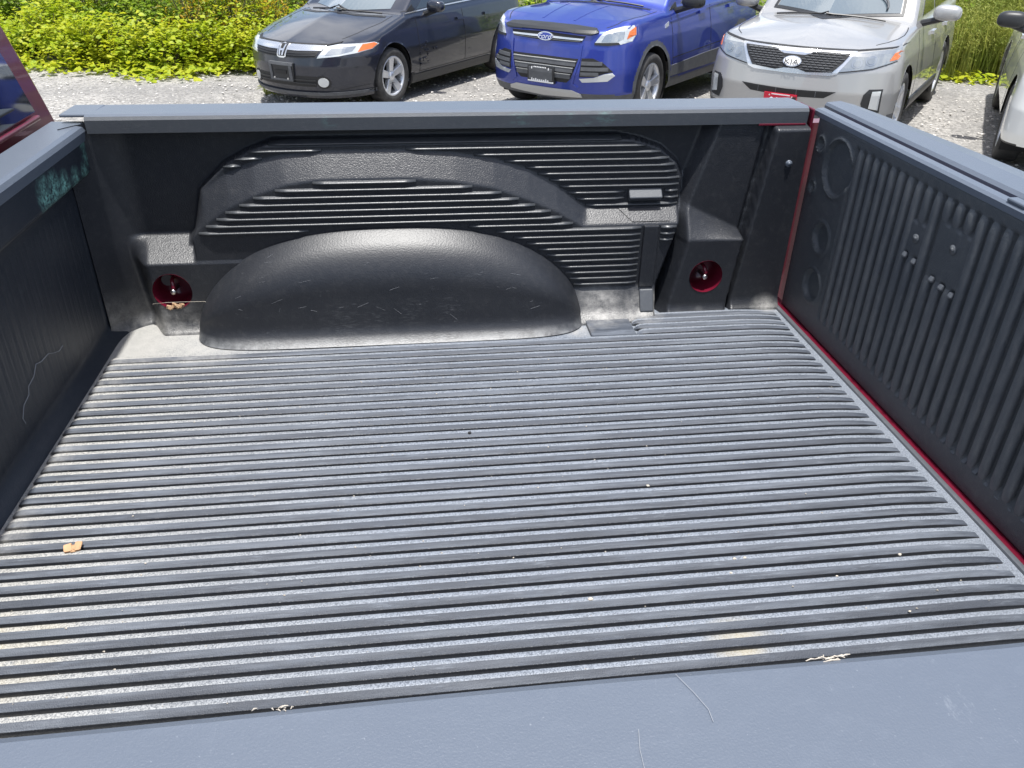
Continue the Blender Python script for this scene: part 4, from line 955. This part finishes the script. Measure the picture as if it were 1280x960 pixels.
tube(bm, [(.34 + .17 * math.cos(t), h.y - .008 - .045 * math.sin(t) * 0 + (.10 * math.sin(t)), 1.235 + .115 * math.sin(t)) for t in np.linspace(-.1, math.pi + .1, 22)], .011, 6)
bmo('steering_wheel', bm, M['clad'], c.root, True)
c.wipers([(-.55, 1.20, .0, 1.14), (-.02, 1.13, .56, 1.24)])
c.decal('side_window', [(1.85, 1.15), (2.6, 1.17), (2.6, 1.52), (2.3, 1.52)], M['darkglass'], axis='s', off=.004, mirror=True)
c.decal('side_window', [(2.68, 1.17), (3.7, 1.19), (3.6, 1.50), (2.68, 1.54)], M['darkglass'], axis='s', off=.004, mirror=True)
for y in (1.50, 2.64): c.line('door_gap', [(y, 1.08), (y, .7), (y + .02, .42)], .009, M['black'], axis='s', mirror=True)
c.line('sill_skirt', [(1.38, .34), (3.22, .34)], .12, M['trim'], axis='s', off=.012, mirror=True)
for y in (2.40, 3.4): c.decal('door_handle', [(y - .1, .965), (y + .1, .97), (y + .1, .935), (y - .1, .93)], M['chrome'], axis='s', off=.030, mirror=True)
c.mirror_part(1.72, 1.20, 1.06, (.135, .09, .085), M['silver'])

# --- white vehicle at the edge
S = dict(S); S.update(hw=.93, n=3.0, yc=.55, clad=.30, cladf=.0, cladarch=False, cladmat=M['trim'])
c = Car('crossover', 'white crossover with black mirrors parked beside the tall grassy weeds', (6.80, 5.72, -.60), S, M['whitepaint'])
c.decal('headlight', [(.55, .82), (.60, .95), (.86, .98), (.90, .95), (.86, .86)], M['lens'], mirror=True)
c.decal('grille', [(-.45, .94), (.45, .94), (.38, .72), (-.38, .72)], M['black'])
c.decal('windshield', [(-.64, 1.19), (0, 1.165), (.64, 1.19), (.55, 1.62), (-.55, 1.62)], M['windshield'], off=.004)
c.decal('side_window', [(1.85, 1.15), (2.6, 1.17), (2.6, 1.52), (2.3, 1.52)], M['darkglass'], axis='s', off=.004, mirror=True)
for y in (1.50, 2.64): c.line('door_gap', [(y, 1.08), (y, .7), (y + .02, .42)], .009, M['black'], axis='s', mirror=True)
for y in (2.40, 3.4): c.decal('door_handle', [(y - .1, .985), (y + .1, .99), (y + .1, .955), (y - .1, .95)], M['chrome'], axis='s', off=.030, mirror=True)
c.mirror_part(1.72, 1.18, 1.06, (.135, .09, .085), M['trim'])

# ---------------------------------------------------------------- vegetation
def leaf_mesh(n, pos, size, mat, name, parent, up=.5, aspect=.8, rs=None):
    """n leaves, each a folded four-triangle blade"""
    v = np.zeros((n, 6, 3))
    s = size * rng.choice([.5, .7, .85, 1., 1.2, 1.5], n) * rng.uniform(.85, 1.15, n)
    az = rng.uniform(0, 2 * np.pi, n); tilt = rng.normal(up, .45, n); roll = rng.uniform(-.6, .6, n)
    t = np.stack([np.cos(az) * np.cos(tilt), np.sin(az) * np.cos(tilt), np.sin(tilt) * .6], 1)
    b = np.stack([-np.sin(az), np.cos(az), roll], 1); b /= np.linalg.norm(b, axis=1)[:, None]; nn = np.cross(t, b)
    for k, (a, w, h) in enumerate([(0, 0, 0), (.35, .5, .10), (.35, -.5, .10), (.45, 0, -.02), (.8, .3, .02), (1.05, 0, -.12)]):
        v[:, k] = pos + s[:, None] * (a * t + w * aspect * b + h * nn)
    v2 = np.concatenate([v, (pos + s[:, None] * (.8 * t - .3 * aspect * b + .02 * nn))[:, None]], 1)
    base = np.arange(n)[:, None] * 7; tri = []
    for f in ((0, 1, 3), (0, 3, 2), (1, 4, 3), (2, 3, 6), (3, 4, 5), (3, 5, 6)): tri.append(base + np.array(f))
    f = np.concatenate(tri, 0)
    me = bpy.data.meshes.new(name); vv = v2.reshape(-1, 3); me.vertices.add(len(vv)); me.vertices.foreach_set('co', vv.ravel())
    me.loops.add(f.size); me.loops.foreach_set('vertex_index', f.ravel().astype(np.int32)); me.polygons.add(len(f)); me.polygons.foreach_set('loop_start', (np.arange(len(f)) * 3).astype(np.int32)); me.polygons.foreach_set('loop_total', np.full(len(f), 3, np.int32))
    me.update(calc_edges=True); me.materials.append(mat); o = bpy.data.objects.new(name, me); COL.objects.link(o)
    if parent: o.parent = parent
    return o
def bank_z(x, y):
    d = max(0, y - bank_front(x) - .35); return G - .03 + 1.0 * (1 - math.exp(-d / 3.0))
def shrub(x, y, r, h, n, size, mat, label, aspect=.8, up=.5, name='shrub'):
    root = tag(empty(name, (x, y, bank_z(x, y))), label, 'shrub', label)
    u = rng.normal(size=(n, 3)); u /= np.linalg.norm(u, axis=1)[:, None]; u[:, 2] = np.abs(u[:, 2])
    rad = rng.uniform(.35, 1, n) ** .5
    ph = np.arctan2(u[:, 1], u[:, 0]); wob = 1 + .22 * np.sin(3 * ph + x) + .18 * np.sin(5 * ph + 4 * u[:, 2] + y) + .12 * np.sin(9 * ph + 7 * u[:, 2])
    pos = u * rad[:, None] * wob[:, None] * [r, r * .8, h] + [0, 0, .03]
    leaf_mesh(n, pos, size, M[mat], 'crown', root, up, aspect)
    bm = bmesh.new()
    for k in range(12):
        a = random.uniform(0, 6.3); q = random.uniform(.3, .9)
        tube(bm, [(0.1 * math.cos(a), .1 * math.sin(a), -.1), (r * q * .5 * math.cos(a), r * q * .4 * math.sin(a), h * .45), (r * q * math.cos(a), r * q * .8 * math.sin(a), h * .85)], [.012, .008, .004], 5)
    bmo('trunk', bm, M['stem'], root)
    return root
V1 = 'low bright yellow-green vine clump spilling toward the gravel'
V2 = 'darker green leafy shrub behind the bright vines'
V3 = 'goldenrod clump with yellow-orange tops near the navy sedan'
V4 = 'tall pale green grassy weed clump beside the silver crossover'
V6 = 'leafy shrub rising behind the tall grassy weeds'
V5 = 'green shrub growing behind the parked cars'
for k in range(12):
    x = -6.7 + .56 * k; shrub(x + random.uniform(-.2, .2), bank_front(x) + .55 + random.uniform(-.25, .35), .62, random.uniform(.30, .62), 2200, .062, 'leaf', V1, .9)
for k in range(10):
    x = -7.6 + .85 * k; shrub(x + random.uniform(-.2, .2), bank_front(x) + 1.7 + random.uniform(-.3, .4), .85, random.uniform(.65, 1.0), 2400, .062, 'leaf' if k % 3 == 1 else 'leafdark', V2, .8)
for k in range(8):
    x = -8.4 + 1.25 * k; shrub(x, bank_front(x) + 3.4 + random.uniform(-.3, .4), 1.2, random.uniform(.9, 1.3), 1500, .10, 'leafdark', V2, .7)
for k in range(4):
    x = -2.3 + .55 * k; shrub(x, bank_front(x) + 1.15, .42, .85, 900, .06, 'leafgold', V3, .35, .9)
for k in range(9):
    x = 1.2 + .95 * k; shrub(x, bank_front(x) + .8 + random.uniform(0, .5), .8, 1.0, 1200, .085, 'leaf' if k % 2 else 'leafdark', V5, .7)
def grass(x, y, r, h, n, label):
    root = tag(empty('grass_clump', (x, y, bank_z(x, y))), label, 'weeds', label); v = []; f = []
    for k in range(n):
        a = random.uniform(0, 6.3); q = r * math.sqrt(random.random()); px_, py = q * math.cos(a), q * math.sin(a); hh = h * random.uniform(.5, 1.15)
        l = random.gauss(0, .20) * hh, random.gauss(0, .20) * hh; w = random.uniform(.004, .009); d = random.uniform(0, 3.1); wx, wy = w * math.cos(d), w * math.sin(d); i = len(v)
        v += [(px_ - wx, py - wy, 0), (px_ + wx, py + wy, 0), (px_ + l[0] * .3 - wx, py + l[1] * .3 - wy, hh * .55), (px_ + l[0] * .3 + wx, py + l[1] * .3 + wy, hh * .55), (px_ + l[0], py + l[1], hh)]
        f += [(i, i + 1, i + 3, i + 2), (i + 2, i + 3, i + 4)]
        for t in (.45, .6, .75, .9):   # side leaves
            cx, cy, cz = px_ + l[0] * t * t, py + l[1] * t * t, hh * t; b_ = random.uniform(0, 6.3); s_ = random.uniform(.05, .11); i = len(v)
            v += [(cx, cy, cz), (cx + s_ * .5 * math.cos(b_) + .008, cy + s_ * .5 * math.sin(b_), cz + .02), (cx + s_ * math.cos(b_), cy + s_ * math.sin(b_), cz + random.uniform(-.02, .05)), (cx + s_ * .5 * math.cos(b_) - .008, cy + s_ * .5 * math.sin(b_), cz + .02)]
            f.append((i, i + 1, i + 2, i + 3))
    o = mesh('blades', v, f, M['grassy'], root)
    return root
for k in range(9):
    x = 7.6 + .42 * k
    grass(x, bank_front(x) + .55 + random.uniform(-.1, .3), .42, random.uniform(.75, 1.0), 420, V4)
    grass(x + .2, bank_front(x) + 1.35 + random.uniform(-.1, .3), .55, random.uniform(.9, 1.25), 420, V4)
for k in range(5):
    x = 8 + .9 * k; shrub(x, bank_front(x) + 2.6, 1.0, random.uniform(.7, 1.0), 1300, .07, 'leaf' if k % 2 else 'leafdark', V6, .5)
# creeping cover along the gravel edge
n = 5200; xx = rng.uniform(-9, 13, n); yy = np.array([bank_front(x) for x in xx]) + np.abs(rng.normal(0, .22, n)) * np.sign(rng.uniform(-.35, 1, n)) + .15 * np.sin(xx * 3.1)
pos = np.stack([xx, yy, np.array([bank_z(x, y) for x, y in zip(xx, yy)]) + rng.uniform(.02, .14, n)], 1)
gc = leaf_mesh(n, pos, .085, M['leaf'], 'ground_cover', None, .3, .95); gc['kind'] = 'stuff'
for x, y, s in ((1.62, 8.15, .12), (-.9, 10.6, .1)):
    o = grass(x, y, s, .13, 60, 'small weed tuft growing in gravel beside the blue crossover' if x > 0 else 'small weed tuft growing in the gravel before the sedan'); o.location.z = G - .01
bm = bmesh.new()
for k in range(12): 
    a = k * .524; box(bm, (.05 * math.cos(a), .05 * math.sin(a), .02), (.07, .03, .006), Matrix.Rotation(a, 4, 'Z'))
fl = bmo('yellow_flower', bm, M['petal']); fl.location = (-5.05, 13.0, -.42); fl.rotation_euler = (.9, .2, 0); tag(fl, 'round yellow flower among the vines beyond the cab', 'flower')
# loose stones on the lot
protos = []
for k in range(6):
    bm = bmesh.new(); bmesh.ops.create_icosphere(bm, subdivisions=1, radius=1)
    for vv in bm.verts: vv.co = Vector((vv.co.x * random.uniform(.7, 1.2), vv.co.y * random.uniform(.7, 1.2), vv.co.z * random.uniform(.4, .7)))
    protos.append(([tuple(q.co) for q in bm.verts], [tuple(q.index for q in fc.verts) for fc in bm.faces])); bm.free()
v = []; f = []
for k in range(5200):
    x, y = random.uniform(-6, 10), random.uniform(4, 13); s = random.choice([.008, .010, .012, .015, .02]); p, fc = protos[k % 6]; a = random.uniform(0, 6.3); i = len(v)
    v += [(x + s * (q[0] * math.cos(a) - q[1] * math.sin(a)), y + s * (q[0] * math.sin(a) + q[1] * math.cos(a)), G + .004 + s * q[2]) for q in p]; f += [tuple(i + j for j in t) for t in fc]
M['stone'] = plain('loose_stone', (.42, .40, .37), .9, vary=.6)
o = mesh('loose_gravel', v, f, M['stone']); o['kind'] = 'stuff'
